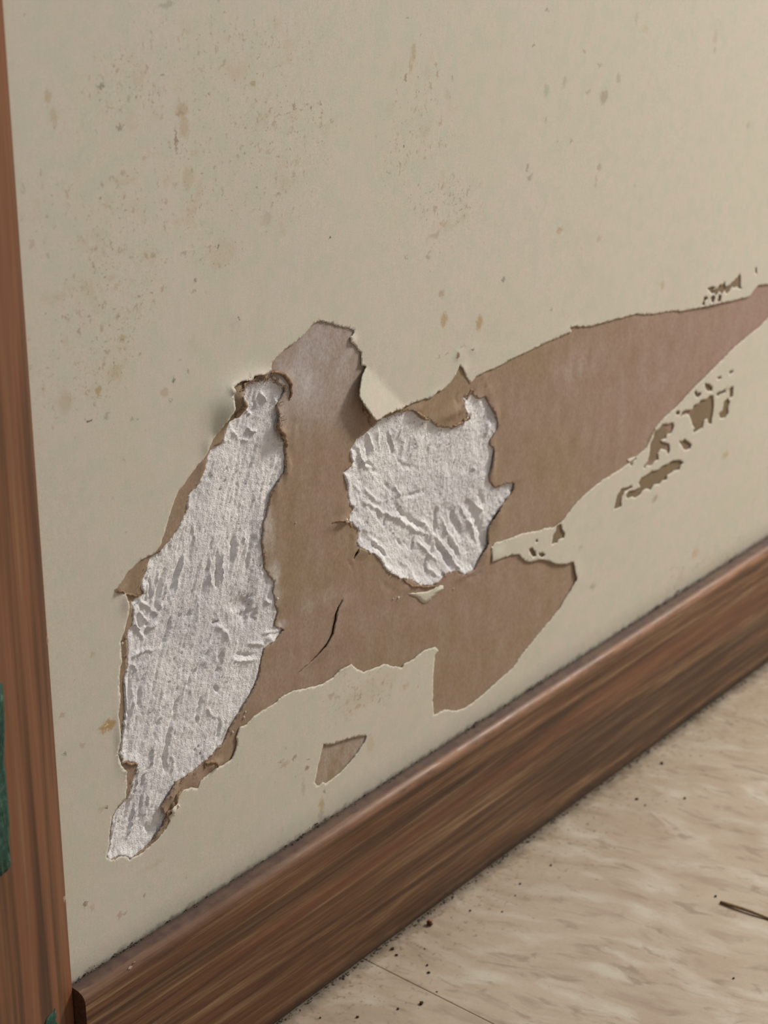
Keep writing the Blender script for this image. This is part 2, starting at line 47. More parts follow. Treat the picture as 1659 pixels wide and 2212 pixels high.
BROWN_BUMPS = [[74.68,212.43,3.8,4.16,3.7],[93.31,212.18,3.2,2.52,1.4],[90.3,202.44,2.4,3.9,0.9],[91.77,197.0,2.4,1.96,1.2],[94.74,185.21,1.6,3.08,0.7],[90.2,181.54,1.6,4.2,0.4],[53.5,98.6,5.32,2.88,0.6],[60.53,101.35,2.66,1.2,1.2],[42.8,97.36,3.04,3.3,1.4],[37.92,95.01,2.88,2.7,1.2],[36.57,87.79,3.8,3.84,0.5],[125.99,192.68,3.96,6.0,-0.5],[127.08,196.84,3.08,4.5,-0.3],[197.87,173.25,2.6,4.42,0.6],[197.71,154.22,1.89,6.8,0.6],[200.99,135.32,4.32,7.2,1.0],[194.33,123.8,3.24,5.4,0.8],[120.46,163.27,3.08,4.8,0.5],[118.25,160.46,5.72,1.12,0.8],[130.5,146.45,3.22,1.92,0.6],[156.65,125.19,9.6,1.7,0.5],[181.96,118.75,4.16,1.44,0.5],[176.09,179.59,7.5,1.92,0.9],[155.46,186.37,3.36,1.28,0.5],[25.46,172.02,2.38,1.4,1.0],[27.91,153.44,1.36,8.4,0.5],[59.91,198.34,2.16,8.4,0.5],[110.27,121.97,8.8,8.0,0.0],[194.94,180.61,5.2,2.38,0.5],[80.22,113.57,6.0,9.0,0.3],[187.34,179.54,3.5,1.6,0.6]]
STAINS = [[56.28,296.75,2.55,2.64,"t",0.4],[56.89,292.11,2.04,3.12,"t",0.35],[55.41,296.3,1.36,0.6,"b",0.25],[53.75,290.03,0.48,4.08,"b",0.6],[57.44,279.05,2.21,3.84,"t",0.25],[11.56,307.46,1.12,2.4,"t",0.35],[13.04,302.24,1.35,2.42,"t",0.3],[13.13,299.66,0.6,0.44,"b",0.5],[28.7,307.43,1.12,0.88,"d",0.5],[34.51,296.32,1.12,0.96,"b",0.5],[31.73,301.73,1.35,0.44,"t",0.4],[82.94,299.48,1.26,0.96,"y",0.5],[99.42,290.88,1.14,0.96,"b",0.5],[49.84,307.16,0.85,0.44,"b",0.5],[6.19,327.23,0.42,0.55,"d",0.6],[52.56,323.98,3.52,0.99,"d",0.25],[100.09,275.41,1.33,1.69,"t",0.35],[68.3,258.67,0.45,0.3,"k",0.9],[55.1,259.56,1.7,0.6,"b",0.35],[69.64,256.07,7.2,4.16,"t",0.14],[87.57,262.04,2.66,2.6,"b",0.16],[149.03,308.32,0.84,0.52,"d",0.6],[151.78,298.19,1.1,3.08,"t",0.4],[150.33,294.66,1.1,2.86,"t",0.4],[148.45,291.21,0.84,0.98,"b",0.5],[219.04,301.83,1.04,0.75,"d",0.4],[212.9,291.49,0.75,0.56,"d",0.5],[241.36,285.72,1.12,0.9,"d",0.3],[251.13,279.65,1.62,0.75,"d",0.3],[220.49,276.25,1.82,2.55,"d",0.2],[230.85,277.16,1.62,2.1,"d",0.22],[244.94,271.95,1.62,1.05,"d",0.25],[254.61,268.58,2.8,2.72,"b",0.35],[263.16,273.41,1.68,1.95,"d",0.25],[221.11,266.95,1.04,1.2,"b",0.3],[236.34,257.36,1.12,0.64,"d",0.45],[228.24,258.49,0.81,0.48,"d",0.3],[211.68,252.89,1.04,1.35,"b",0.4],[213.19,249.13,1.56,1.35,"b",0.35],[253.88,245.28,1.45,1.92,"b",0.3],[252.33,240.5,0.87,2.88,"b",0.2],[231.77,228.02,2.16,1.44,"y",0.5],[256.12,219.89,1.8,1.36,"b",0.2],[200.3,218.43,1.0,0.96,"d",0.5],[145.88,242.78,0.44,0.28,"k",0.8],[148.11,271.19,0.44,0.28,"d",0.8],[149.53,236.96,0.66,0.75,"d",0.4],[168.58,243.69,2.88,0.9,"t",0.3],[163.55,240.97,3.22,1.2,"b",0.25],[160.24,234.84,0.92,1.35,"b",0.3],[167.34,221.34,1.68,1.5,"p",0.45],[169.01,212.63,2.16,2.7,"y",0.55],[187.73,206.69,2.08,3.15,"y",0.6],[300.26,192.62,1.65,1.8,"t",0.4],[229.02,201.35,0.81,0.85,"d",0.4],[272.1,292.09,1.2,2.56,"d",0.15],[278.35,287.59,2.4,1.44,"y",0.18],[325.33,278.69,1.98,3.06,"b",0.15],[325.99,274.03,1.32,1.36,"b",0.25],[354.44,242.22,1.44,1.36,"b",0.2],[354.14,137.51,2.28,1.6,"b",0.3],[357.29,108.56,3.04,1.68,"y",0.4],[304.55,106.76,2.38,1.4,"b",0.45],[339.27,71.35,3.33,2.64,"y",0.3],[263.4,84.47,2.24,1.6,"b",0.3],[254.13,103.89,1.86,1.14,"b",0.25],[22.26,229.97,1.28,1.68,"y",0.55],[18.77,230.96,0.96,0.65,"p",0.45],[18.68,223.13,0.96,0.65,"k",0.75],[24.51,222.44,1.04,1.04,"d",0.3],[31.59,241.96,1.44,1.32,"y",0.4],[17.0,247.7,0.64,1.08,"b",0.4],[49.7,225.66,0.72,1.04,"k",0.6],[46.06,223.0,1.87,1.69,"t",0.35],[48.01,220.2,0.85,0.52,"d",0.4],[55.06,226.69,0.9,0.78,"b",0.4],[52.04,230.01,0.51,0.36,"d",0.5],[27.91,233.6,3.2,2.64,"t",0.22],[10.77,230.23,2.4,3.9,"t",0.22],[7.54,227.16,0.9,0.6,"d",0.25],[3.5,273.25,1.2,1.32,"p",0.3],[8.24,269.3,0.75,0.84,"p",0.35],[2.11,287.44,0.7,1.54,"b",0.25],[26.59,279.71,0.6,0.48,"d",0.5],[59.08,251.3,0.85,0.52,"d",0.55],[58.57,248.08,1.08,0.48,"b",0.35],[33.63,219.11,0.68,0.39,"b",0.4],[35.61,218.14,0.68,0.39,"b",0.4],[18.82,132.97,3.4,1.96,"y",0.8],[18.51,133.4,0.8,0.35,"w",0.9],[9.19,131.15,1.12,0.98,"p",0.35],[2.91,130.95,0.64,0.78,"k",0.5],[15.34,108.13,2.04,0.98,"t",0.35],[16.89,107.53,0.51,0.42,"k",0.7],[6.64,80.8,0.85,0.9,"b",0.6],[8.93,78.17,1.08,1.05,"p",0.35],[19.43,70.12,1.08,1.2,"p",0.45],[29.57,71.42,0.57,0.64,"b",0.4],[21.46,70.14,0.9,0.6,"d",0.3],[15.01,156.94,0.85,1.3,"y",0.3],[3.03,143.06,1.28,0.84,"p",0.35],[90.95,87.33,2.73,1.44,"p",0.35],[89.7,89.07,1.68,0.51,"b",0.45],[95.3,87.83,1.47,0.8,"b",0.5],[101.56,81.26,0.88,0.68,"b",0.6],[109.95,69.12,0.46,1.53,"d",0.5],[108.53,64.08,1.61,3.06,"y",0.5],[108.03,59.97,1.84,2.38,"d",0.25],[99.69,75.18,0.88,3.74,"p",0.3],[133.08,75.29,2.16,4.68,"y",0.22],[113.65,102.21,2.2,1.28,"b",0.3],[127.37,95.19,0.92,0.68,"b",0.5],[126.43,92.7,1.92,1.02,"y",0.4],[151.38,89.66,2.0,1.44,"y",0.3],[132.99,96.03,19.2,5.1,"t",0.12],[30.32,117.55,1.8,1.2,"k",0.55],[184.57,198.75,1.25,0.56,"k",0.7],[176.69,198.65,1.2,1.12,"b",0.8],[170.8,200.53,1.0,0.32,"d",0.5],[166.96,200.63,0.75,0.48,"d",0.4],[179.55,200.7,2.5,0.32,"d",0.3],[33.28,79.91,5.7,1.28,"t",0.15],[114.02,250.82,0.63,0.42,"k",0.7],[75.16,236.7,0.54,0.52,"k",0.6],[0.1,249.64,0.6,0.48,"d",0.2],[28.81,258.87,1.8,1.2,"t",0.2],[11.44,258.15,2.1,1.32,"t",0.2],[30.24,256.08,1.28,0.96,"y",0.2],[92.78,289.46,1.14,0.52,"b",0.3],[60.32,285.23,2.04,1.2,"t",0.15],[92.27,267.84,1.08,0.78,"b",0.25],[11.34,275.84,0.9,0.66,"d",0.15],[7.37,273.22,0.7,1.2,"p",0.2],[88.81,280.05,1.08,0.65,"t",0.3],[35.22,282.73,4.0,1.44,"t",0.15],[102.05,84.24,0.66,0.51,"b",0.4]]
CLEAN = [[117.63,238.16,31.5,15.4,0],[95.16,224.26,26.0,11.2,0],[56.54,204.89,10.8,16.8,0],[155.03,208.65,38.4,10.5,0],[83.47,224.57,15.2,7.8,0],[40.02,196.47,6.8,10.4,0],[217.46,200.49,40.5,10.2,0]]
SPECKLED = [[67.9,257.48,11.9,7.2,0],[26.8,253.22,22.4,21.6,0],[44.69,277.29,41.6,14.4,0],[130.64,97.03,25.3,8.5,0],[168.06,245.54,21.6,12.6,0],[153.69,277.9,17.6,21.0,0],[15.88,235.02,19.2,14.4,0],[85.11,280.72,30.4,20.8,0],[339.7,59.83,45.6,13.2,0],[61.32,306.61,42.5,14.4,0]]
FOLD = [[128.81,209.35],[150.77,187.89]]
TAPE = [[[-25.57,166.97],[-20.07,164.14],[-20.18,161.24],[-20.46,153.27],[-21.36,146.86],[-21.73,142.91],[-21.59,135.93],[-21.79,130.43],[-21.59,123.98],[-22.33,119.37],[-22.6,111.18],[-23.82,110.07],[-25.09,110.15],[-26.1,109.52],[-27.82,111.28],[-30.86,112.29]],[[-9.94,56.48],[-10.54,55.56],[-11.9,55.74],[-12.97,55.27],[-13.87,54.86],[-14.82,53.69],[-15.35,51.47],[-14.63,47.84],[-12.02,45.91],[-9.88,46.53],[-8.91,49.95],[-9.96,52.03],[-9.66,53.6]]]
CRUMBS_WALL = [[120.45,160.64,1.2],[121.55,159.33,0.9],[74.26,113.29,0.8],[73.6,111.68,0.9],[68.63,108.79,1.0],[147.48,123.77,0.9],[144.85,124.26,0.7],[177.17,115.69,0.8],[198.07,123.52,1.3],[89.53,145.16,0.9],[41.73,95.2,1.4],[44.39,94.86,1.2],[42.74,92.66,1.0],[98.08,167.04,0.5],[26.12,155.59,0.9]]
CRUMBS = [[151.17,-11.94,14],[132.03,-10.9,9],[130.29,-14.11,6],[114.96,-36.68,9],[139.24,-19.23,4],[132.42,-25.55,5],[129.51,-28.41,6],[88.62,-15.95,5],[96.4,-25.03,6],[108.1,-32.5,5],[191.29,-21.84,6],[278.51,-37.1,6],[191.75,-108.61,5],[295.08,-16.64,9],[229.11,-79.78,6],[108.94,-8.58,5],[264.6,-28.1,5],[266.24,-23.32,7],[207.95,-23.56,5],[123.22,-36.78,4],[166.74,-17.89,5],[173.42,-26.85,4],[184.3,-24.62,4]]
CURLS = [[[[88.69,217.1],[91.03,216.18],[93.75,214.03],[96.28,211.07],[97.03,208.59],[96.39,206.5]],0.65],[[[90.32,203.14],[90.63,199.49],[91.76,196.71],[93.72,194.54],[94.88,192.01]],0.8],[[[114.12,161.56],[117.6,160.99],[121.55,159.33],[124.65,157.02]],0.45],[[[153.11,187.21],[156.19,185.23],[158.84,182.74],[162.2,181.28]],0.7],[[[175.01,174.79],[178.98,174.9],[182.46,175.32],[184.46,175.7]],0.6],[[[181.7,182.44],[184.14,183.98],[187.15,184.1]],0.5],[[[61.48,100.28],[59.61,103.05],[57.26,103.5],[56.43,102.61]],0.6],[[[37.95,95.47],[40.24,95.77],[42.21,97.02],[43.86,99.37],[46.92,99.17]],0.8],[[[71.88,208.27],[73.09,210.4],[73.93,212.65],[73.64,214.93]],0.7],[[[74.05,215.91],[75.99,217.29],[80.35,216.76],[82.5,217.69]],0.6],[[[128.83,196.64],[130.38,193.2],[132.6,189.99],[133.95,186.56]],0.6],[[[149.32,129.4],[154.2,126.1],[160.38,122.45],[167.9,120.34]],0.45],[[[25.11,171.87],[27.6,170.38],[31.3,168.15],[33.73,167.66]],0.5],[[[23.53,118.71],[26.36,118.01],[29.12,115.83]],0.6]]
CRUMB_LABELS = ["larger dark dirt speck against the baseboard foot just above the tile seam","dark dirt speck right below the larger one above the tile seam","oblong dark dirt speck below the middle of the tile seam","tiny dirt speck midway between the amber crumb and the tile seam","small dirt speck just above the middle of the tile seam","small dirt speck touching the tile seam from above","leftmost dark dirt speck at the bottom edge, beside the baseboard","dark dirt speck at the bottom edge, second from the left","dark dirt speck at the bottom edge under the tile seam, third from the left","dark dirt speck on the floor right of the amber crumb, standing alone","dark dirt speck on the open floor, right of the dirt trail near the baseboard","lone dark dirt speck at the far lower right below the straw","dark dirt speck against the baseboard foot, farthest to the upper right","dark dirt speck just left of the tip of the straw","dirt speck beside the baseboard foot left of the tile seam","dirt speck at the upper end of the dirt trail below the baseboard","larger dirt speck in the dirt trail below the baseboard","small dirt speck at the lower end of the dirt trail, nearer to the amber crumb","tiny dirt speck just below the tile seam, right of its middle","tiny dirt speck close by on the right of the amber crumb","dirt speck second to the right of the amber crumb","dirt speck third to the right of the amber crumb"]
SMEARS = [[86.43,168.06,2.8,8.25,0.8],[87.88,153.27,3.6,5.1,0.75],[90.76,135.71,2.94,1.8,0.7],[98.57,193.5,3.2,3.9,0.35],[89.34,145.85,2.94,3.0,0.5],[108.24,137.15,8.8,3.2,0.25],[101.91,209.79,6.0,6.0,0.45],[147.48,123.77,2.88,1.36,0.6],[246.73,177.96,17.4,7.2,0.2],[118.27,76.81,16.1,12.6,0.3]]
DARK_PATCHES = [[342.61,180.58,17.5,6.08,0.8],[342.31,133.13,16.2,12.0,0.8],[326.33,122.43,12.6,8.0,0.8],[304.28,129.54,8.16,7.22,0.8],[308.66,114.47,26.25,5.2,0.8],[280.98,114.92,9.9,5.7,0.8],[362.95,127.16,11.4,12.0,0.8],[238.42,115.45,4.2,4.18,0.8],[225.68,112.32,6.38,2.66,0.8]]
STRAW = [[226.7,-83.07],[227.65,-92.55],[228.8,-100.86],[229.23,-111.62],[231.09,-124.77]]

# ------------------------------------------------------------------ object helpers
def link(name, me, parent=None, mat=None, kind=None, label=None, cat=None, group=None):
    o = bpy.data.objects.new(name, me); COL.objects.link(o)
    if mat is not None and me is not None: me.materials.append(mat)
    if parent is not None: o.parent = parent
    for k, v in (('kind', kind), ('label', label), ('category', cat), ('group', group)):
        if v: o[k] = v
    return o
def mesh(name, V, Fc, smooth=True):
    me = bpy.data.meshes.new(name); me.from_pydata([tuple(v) for v in V], [], [tuple(int(i) for i in f) for f in Fc])
    me.validate(); me.update()
    if smooth: me.polygons.foreach_set('use_smooth', [True]*len(me.polygons))
    return me

# ------------------------------------------------------------------ noise in numpy
def vhash(i, j, s):
    v = np.sin(i*127.1 + j*311.7 + s*74.7)*43758.5453
    return v - np.floor(v)
def vnoise(x, y, s=0):
    i = np.floor(x); j = np.floor(y); u = x-i; v = y-j
    u = u*u*(3-2*u); v = v*v*(3-2*v)
    a = vhash(i, j, s); b = vhash(i+1, j, s); c = vhash(i, j+1, s); d = vhash(i+1, j+1, s)
    return (a*(1-u)+b*u)*(1-v)+(c*(1-u)+d*u)*v*1.0 - .5
def fbm(x, y, o=4, s=0):
    r = 0*x; a = 1.; f = 1.
    for k in range(o): r = r + a*vnoise(x*f+k*7.3, y*f-k*3.1, s+k); a *= .5; f *= 2.05
    return r

# ------------------------------------------------------------------ polygon helpers
def rough(poly, step=.45, amp=.16, seed=1):
    P = np.array(poly, float); out = []
    n = len(P)
    for i in range(n):
        a, b = P[i], P[(i+1) % n]; L = np.hypot(*(b-a)); k = max(1, int(round(L/step)))
        t = np.arange(k)/k
        out.append(a + (b-a)*t[:, None])
    Q = np.concatenate(out)
    T = np.roll(Q, -1, 0) - np.roll(Q, 1, 0); T /= np.maximum(np.hypot(T[:, 0], T[:, 1]), 1e-6)[:, None]
    N = np.stack([-T[:, 1], T[:, 0]], 1)
    r = fbm(Q[:, 0]*.9+seed*13, Q[:, 1]*.9, 3, seed)*1.6 + (np.random.RandomState(seed).rand(len(Q))-.5)*.8
    return Q + N*(r*amp)[:, None]
def inside(X, Z, loops):
    c = np.zeros(len(X), bool)
    for P in loops:
        a = P; b = np.roll(P, -1, 0)
        for (x1, z1), (x2, z2) in zip(a, b):
            if z1 == z2: continue
            m = ((z1 > Z) != (z2 > Z))
            if m.any():
                xi = x1+(Z-z1)*(x2-x1)/(z2-z1)
                c ^= (m & (X < xi))
    return c
def seg_dist(X, Z, P, closed=False):
    """distance to a polyline and the normal side of its nearest piece"""
    P = np.array(P, float); n = len(P); d = np.full(len(X), 1e9); nx = np.zeros(len(X)); nz = np.zeros(len(X))
    for i in range(n if closed else n-1):
        a = P[i]; b = P[(i+1) % n]; ab = b-a; L2 = max((ab**2).sum(), 1e-9)
        t = np.clip(((X-a[0])*ab[0]+(Z-a[1])*ab[1])/L2, 0, 1)
        dx = X-(a[0]+t*ab[0]); dz = Z-(a[1]+t*ab[1]); q = np.hypot(dx, dz)
        m = q < d; d[m] = q[m]; L = math.sqrt(L2)
        nx[m] = -ab[1]/L; nz[m] = ab[0]/L
    return d, nx, nz
def bumps(X, Z, L):
    r = np.zeros(len(X))
    for cx, cz, sx, sz, h in L: r += h*np.exp(-((X-cx)/sx)**2-((Z-cz)/sz)**2)
    return r
def strokes(X, Z, L):
    r = np.zeros(len(X))
    for pts, wd, a in L:
        P = np.array(pts); lo = P.min(0)-4*wd; hi = P.max(0)+4*wd
        m = (X > lo[0]) & (X < hi[0]) & (Z > lo[1]) & (Z < hi[1])
        if not m.any(): continue
        x = X[m]; z = Z[m]
        jx = fbm(x*.5, z*.5, 2, 9)*.7; jz = fbm(x*.5, z*.5, 2, 19)*.7
        d, _, _ = seg_dist(x+jx, z+jz, P)
        s = wd*.62
        jj = fbm(x*2.3, z*2.3, 2, 29)*.35
        q = np.abs(d+jj*s)/s
        # strokes fade out towards both ends
        e0, e1 = P[0], P[-1]; L = max(np.hypot(*(e1-e0)), 1e-6)
        if len(P) > 2 and L > 3*wd:
            t = ((x-e0[0])*(e1[0]-e0[0])+(z-e0[1])*(e1[1]-e0[1]))/L**2
            f = np.clip(.25+3.2*np.minimum(t, 1-t), .12, 1)
        else: f = 1.
        f = f*(1+.9*fbm(x*.5, z*.5, 2, 83))
        r[m] += f*a*(np.exp(-q**1.4) if a > 0 else np.exp(-(q/1.1)**2.2))
    return r

cream_loop = rough(CREAM_HOLE, .42, .2, 3)
chip_loops = [rough(c, .3, .16, 20+i) for i, c in enumerate(CHIPS)]
left_loop = rough(GYP_LEFT, .42, .3, 5)
mid_loop = rough(GYP_MID, .42, .26, 7)
slit_loops = [rough(s, .3, .06, 40+i) for i, s in enumerate(SLITS)]

fa, fb = np.array(FOLD[0]), np.array(FOLD[1]); ft = (fb-fa)/np.hypot(*(fb-fa)); fn = np.array([ft[1], -ft[0]])
if fn[0] > 0: fn = -fn
def cream_y(X, Z):
    s = (X-fa[0])*fn[0]+(Z-fa[1])*fn[1]; al = (X-fa[0])*ft[0]+(Z-fa[1])*ft[1]
    L = np.hypot(*(fb-fa))
    up = .26*np.clip(s, 0, None)*(1/(1+np.exp(-(al+3)/1.2)))*(1/(1+np.exp((al-L-2)/2.0)))
    near = np.exp(-((X-fa[0])**2+(Z-fa[1]+10)**2)/20.0**2)
    return -(bumps(X, Z, CREAM_BUMPS) + up*(near > .02)) + fbm(X*.03, Z*.03, 2, 2)*.35
def brown_y(X, Z):
    # the torn strip right of the long crack stands a little proud
    P = np.array(SLITS[0]); mid = P[:13]
    d, nx, nz = seg_dist(X, Z, mid)
    cx = np.interp(Z, mid[::-1, 1], mid[::-1, 0])
    zlo, zhi = mid[:, 1].min(), mid[:, 1].max()
    right = (X > cx-.2) & (Z > zlo-1) & (Z < zhi+1)
    st = np.where(right, .55*np.exp(-d/5.0), 0)*np.clip((Z-zlo+1)/4, 0, 1)*np.clip((zhi+1-Z)/4, 0, 1)
    return .42 - bumps(X, Z, BROWN_BUMPS) - strokes(X, Z, CREASES) - st + fbm(X*.05, Z*.05, 2, 6)*.3 + fbm(X*.5, Z*.5, 3, 8)*.05

def cdt_sheet(name, outer, holes, bands, yfun, thick, keep=None):
    loops = [np.array(outer, float)] + holes
    B = np.concatenate(loops)
    lo = B.min(0); hi = B.max(0)
    near = np.concatenate(holes)[::2]
    pts = []
    prev = 0
    rs = np.random.RandomState(4)
    for sp, lim in bands:                       # spacing, reach from the torn edges
        gx = np.arange(lo[0]+sp/2, hi[0], sp); gz = np.arange(lo[1]+sp/2, hi[1], sp)
        G = np.stack(np.meshgrid(gx, gz), -1).reshape(-1, 2); G = G + (rs.rand(*G.shape)-.5)*sp*.5
        nlo = near.min(0)-lim; nhi = near.max(0)+lim
        far = ((G < nlo) | (G > nhi)).any(1)
        dd = np.full(len(G), 1e9)
        idx = np.where(~far)[0]
        for k in range(0, len(idx), 4000):
            q = G[idx[k:k+4000]]
            dd[idx[k:k+4000]] = np.sqrt(((q[:, None, :]-near[None])**2).sum(-1).min(1))
        m = (dd >= max(prev, sp*.45)) & (dd < lim)
        pts.append(G[m]); prev = lim
    I = np.concatenate(pts); I = I[inside(I[:, 0], I[:, 1], loops)]
    verts = np.concatenate([B, I]); edges = []; k = 0
    for L in loops:
        n = len(L); edges += [(k+i, k+(i+1) % n) for i in range(n)]; k += n
    r = geometry.delaunay_2d_cdt([Vector(v) for v in verts], edges, [], 0, 1e-5, False)
    V = np.array([(v.x, v.y) for v in r[0]]); Fc = np.array([f for f in r[2] if len(f) == 3])
    c = V[Fc].mean(1); Fc = Fc[inside(c[:, 0], c[:, 1], loops)]
    y = yfun(V[:, 0], V[:, 1])
    n = len(V)
    P = np.stack([V[:, 0], y, V[:, 1]], 1)/1000
    Q = P.copy(); Q[:, 1] += thick/1000
    # orientation: front faces look towards -y
    a = V[Fc]; s = (a[:, 1, 0]-a[:, 0, 0])*(a[:, 2, 1]-a[:, 0, 1])-(a[:, 1, 1]-a[:, 0, 1])*(a[:, 2, 0]-a[:, 0, 0])
    Fc = np.where((s > 0)[:, None], Fc, Fc[:, ::-1])
    cnt = {}
    for f in Fc:
        for e in ((f[0], f[1]), (f[1], f[2]), (f[2], f[0])): cnt[e] = 1
    rim = [e for e in cnt if (e[1], e[0]) not in cnt]
    F2 = [tuple(f) for f in Fc] + [(f[2]+n, f[1]+n, f[0]+n) for f in Fc] + [(b, a_, a_+n, b+n) for a_, b in rim]
    me = mesh(name, np.concatenate([P, Q]), F2)
    # crisp rims
    me.polygons.foreach_set('use_smooth', [i < len(Fc) for i in range(len(me.polygons))])
    return me

def grid_patch(name, loop, pitch, yfun, margin=1.6):
    lo = loop.min(0)-margin; hi = loop.max(0)+margin
    gx = np.arange(lo[0], hi[0]+pitch, pitch); gz = np.arange(lo[1], hi[1]+pitch, pitch)
    X, Z = np.meshgrid(gx, gz); sh = X.shape; X = X.ravel(); Z = Z.ravel()
    ins = inside(X, Z, [loop]); d, nx, nz = seg_dist(X, Z, loop[::3], True)
    Y = yfun(X, Z, ins, d, nx, nz)
    ok = (ins | (d < margin)).reshape(sh)
    q = ok[:-1, :-1] & ok[1:, :-1] & ok[:-1, 1:] & ok[1:, 1:]
    I = np.arange(len(X)).reshape(sh)
    Fq = np.stack([I[:-1, :-1][q], I[:-1, 1:][q], I[1:, 1:][q], I[1:, :-1][q]], 1)
    used = np.unique(Fq); mp = np.zeros(len(X), int); mp[used] = np.arange(len(used))
    return mesh(name, np.stack([X, Y, Z], 1)[used]/1000, mp[Fq])

# ------------------------------------------------------------------ materials
class Mat:
    def __init__(s, name, rough=.8, spec=.3):
        s.m = bpy.data.materials.new(name); s.m.use_nodes = True; s.t = s.m.node_tree; s.n = s.t.nodes
        s.b = s.n['Principled BSDF']; s.b.inputs['Roughness'].default_value = rough
        s.b.inputs['Specular IOR Level'].default_value = spec
        s.pos = s.n.new('ShaderNodeNewGeometry').outputs['Position']
    def L(s, a, b): s.t.links.new(a, b)
    def vm(s, op, a, b=None, scale=None):
        n = s.n.new('ShaderNodeVectorMath'); n.operation = op
        for i, v in enumerate((a, b)):
            if v is None: continue
            if isinstance(v, (tuple, list)): n.inputs[i].default_value = v
            else: s.L(v, n.inputs[i])
        if scale is not None: n.inputs['Scale'].default_value = scale
        return n.outputs['Value'] if op in ('LENGTH', 'DOT_PRODUCT') else n.outputs['Vector']
    def mt(s, op, a, b=None, c=None, clamp=False):
        n = s.n.new('ShaderNodeMath'); n.operation = op; n.use_clamp = clamp
        for i, v in enumerate((a, b, c)):
            if v is None: continue
            if isinstance(v, (int, float)): n.inputs[i].default_value = v
            else: s.L(v, n.inputs[i])
        return n.outputs[0]
    def noise(s, vec, scale=1., detail=4., rough=.55, dist=0., out='Fac'):
        n = s.n.new('ShaderNodeTexNoise'); n.inputs['Scale'].default_value = scale; n.inputs['Detail'].default_value = detail
        n.inputs['Roughness'].default_value = rough; n.inputs['Distortion'].default_value = dist
        s.L(vec, n.inputs['Vector']); return n.outputs[out]
    def voro(s, vec, scale=1., feature='F1', rnd=1.):
        n = s.n.new('ShaderNodeTexVoronoi'); n.inputs['Scale'].default_value = scale; n.feature = feature
        n.inputs['Randomness'].default_value = rnd
        s.L(vec, n.inputs['Vector']); return n.outputs['Distance']
    def rng(s, v, a, b, c=0., d=1., smooth=False):
        n = s.n.new('ShaderNodeMapRange'); n.clamp = True
        if smooth: n.interpolation_type = 'SMOOTHSTEP'
        s.L(v, n.inputs['Value']); 
        for k, x in (('From Min', a), ('From Max', b), ('To Min', c), ('To Max', d)): n.inputs[k].default_value = x
        return n.outputs[0]
    def ramp(s, v, stops):
        n = s.n.new('ShaderNodeValToRGB'); s.L(v, n.inputs[0]); e = n.color_ramp.elements
        while len(e) < len(stops): e.new(.5)
        for i, (p, c) in enumerate(stops): e[i].position = p; e[i].color = (*c, 1)
        return n.outputs[0]
    def mix(s, f, a, b, mode='MIX'):
        n = s.n.new('ShaderNodeMix'); n.data_type = 'RGBA'; n.blend_type = mode
        for k, v in ((0, f), (6, a), (7, b)):
            if isinstance(v, (int, float)): n.inputs[k].default_value = v
            elif isinstance(v, tuple): n.inputs[k].default_value = (*v, 1)
            else: s.L(v, n.inputs[k])
        return n.outputs[2]
    def done(s, col, bump=None, strength=.3, dist=.0003, rough=None):
        s.L(col, s.b.inputs['Base Color'])
        if rough is not None: s.L(rough, s.b.inputs['Roughness'])
        if bump is not None:
            n = s.n.new('ShaderNodeBump'); n.inputs['Strength'].default_value = strength; n.inputs['Distance'].default_value = dist
            s.L(bump, n.inputs['Height']); s.L(n.outputs[0], s.b.inputs['Normal'])
        return s.m
def lin(r, g, b): return tuple(((c/255)/12.92 if c/255 <= .04045 else ((c/255+.055)/1.055)**2.4) for c in (r, g, b))

STAIN_COL = dict(t=lin(178, 142, 98), y=lin(176, 138, 72), b=lin(120, 84, 58), d=lin(96, 88, 74), k=lin(40, 32, 26), p=lin(168, 128, 110), w=lin(215, 210, 190))

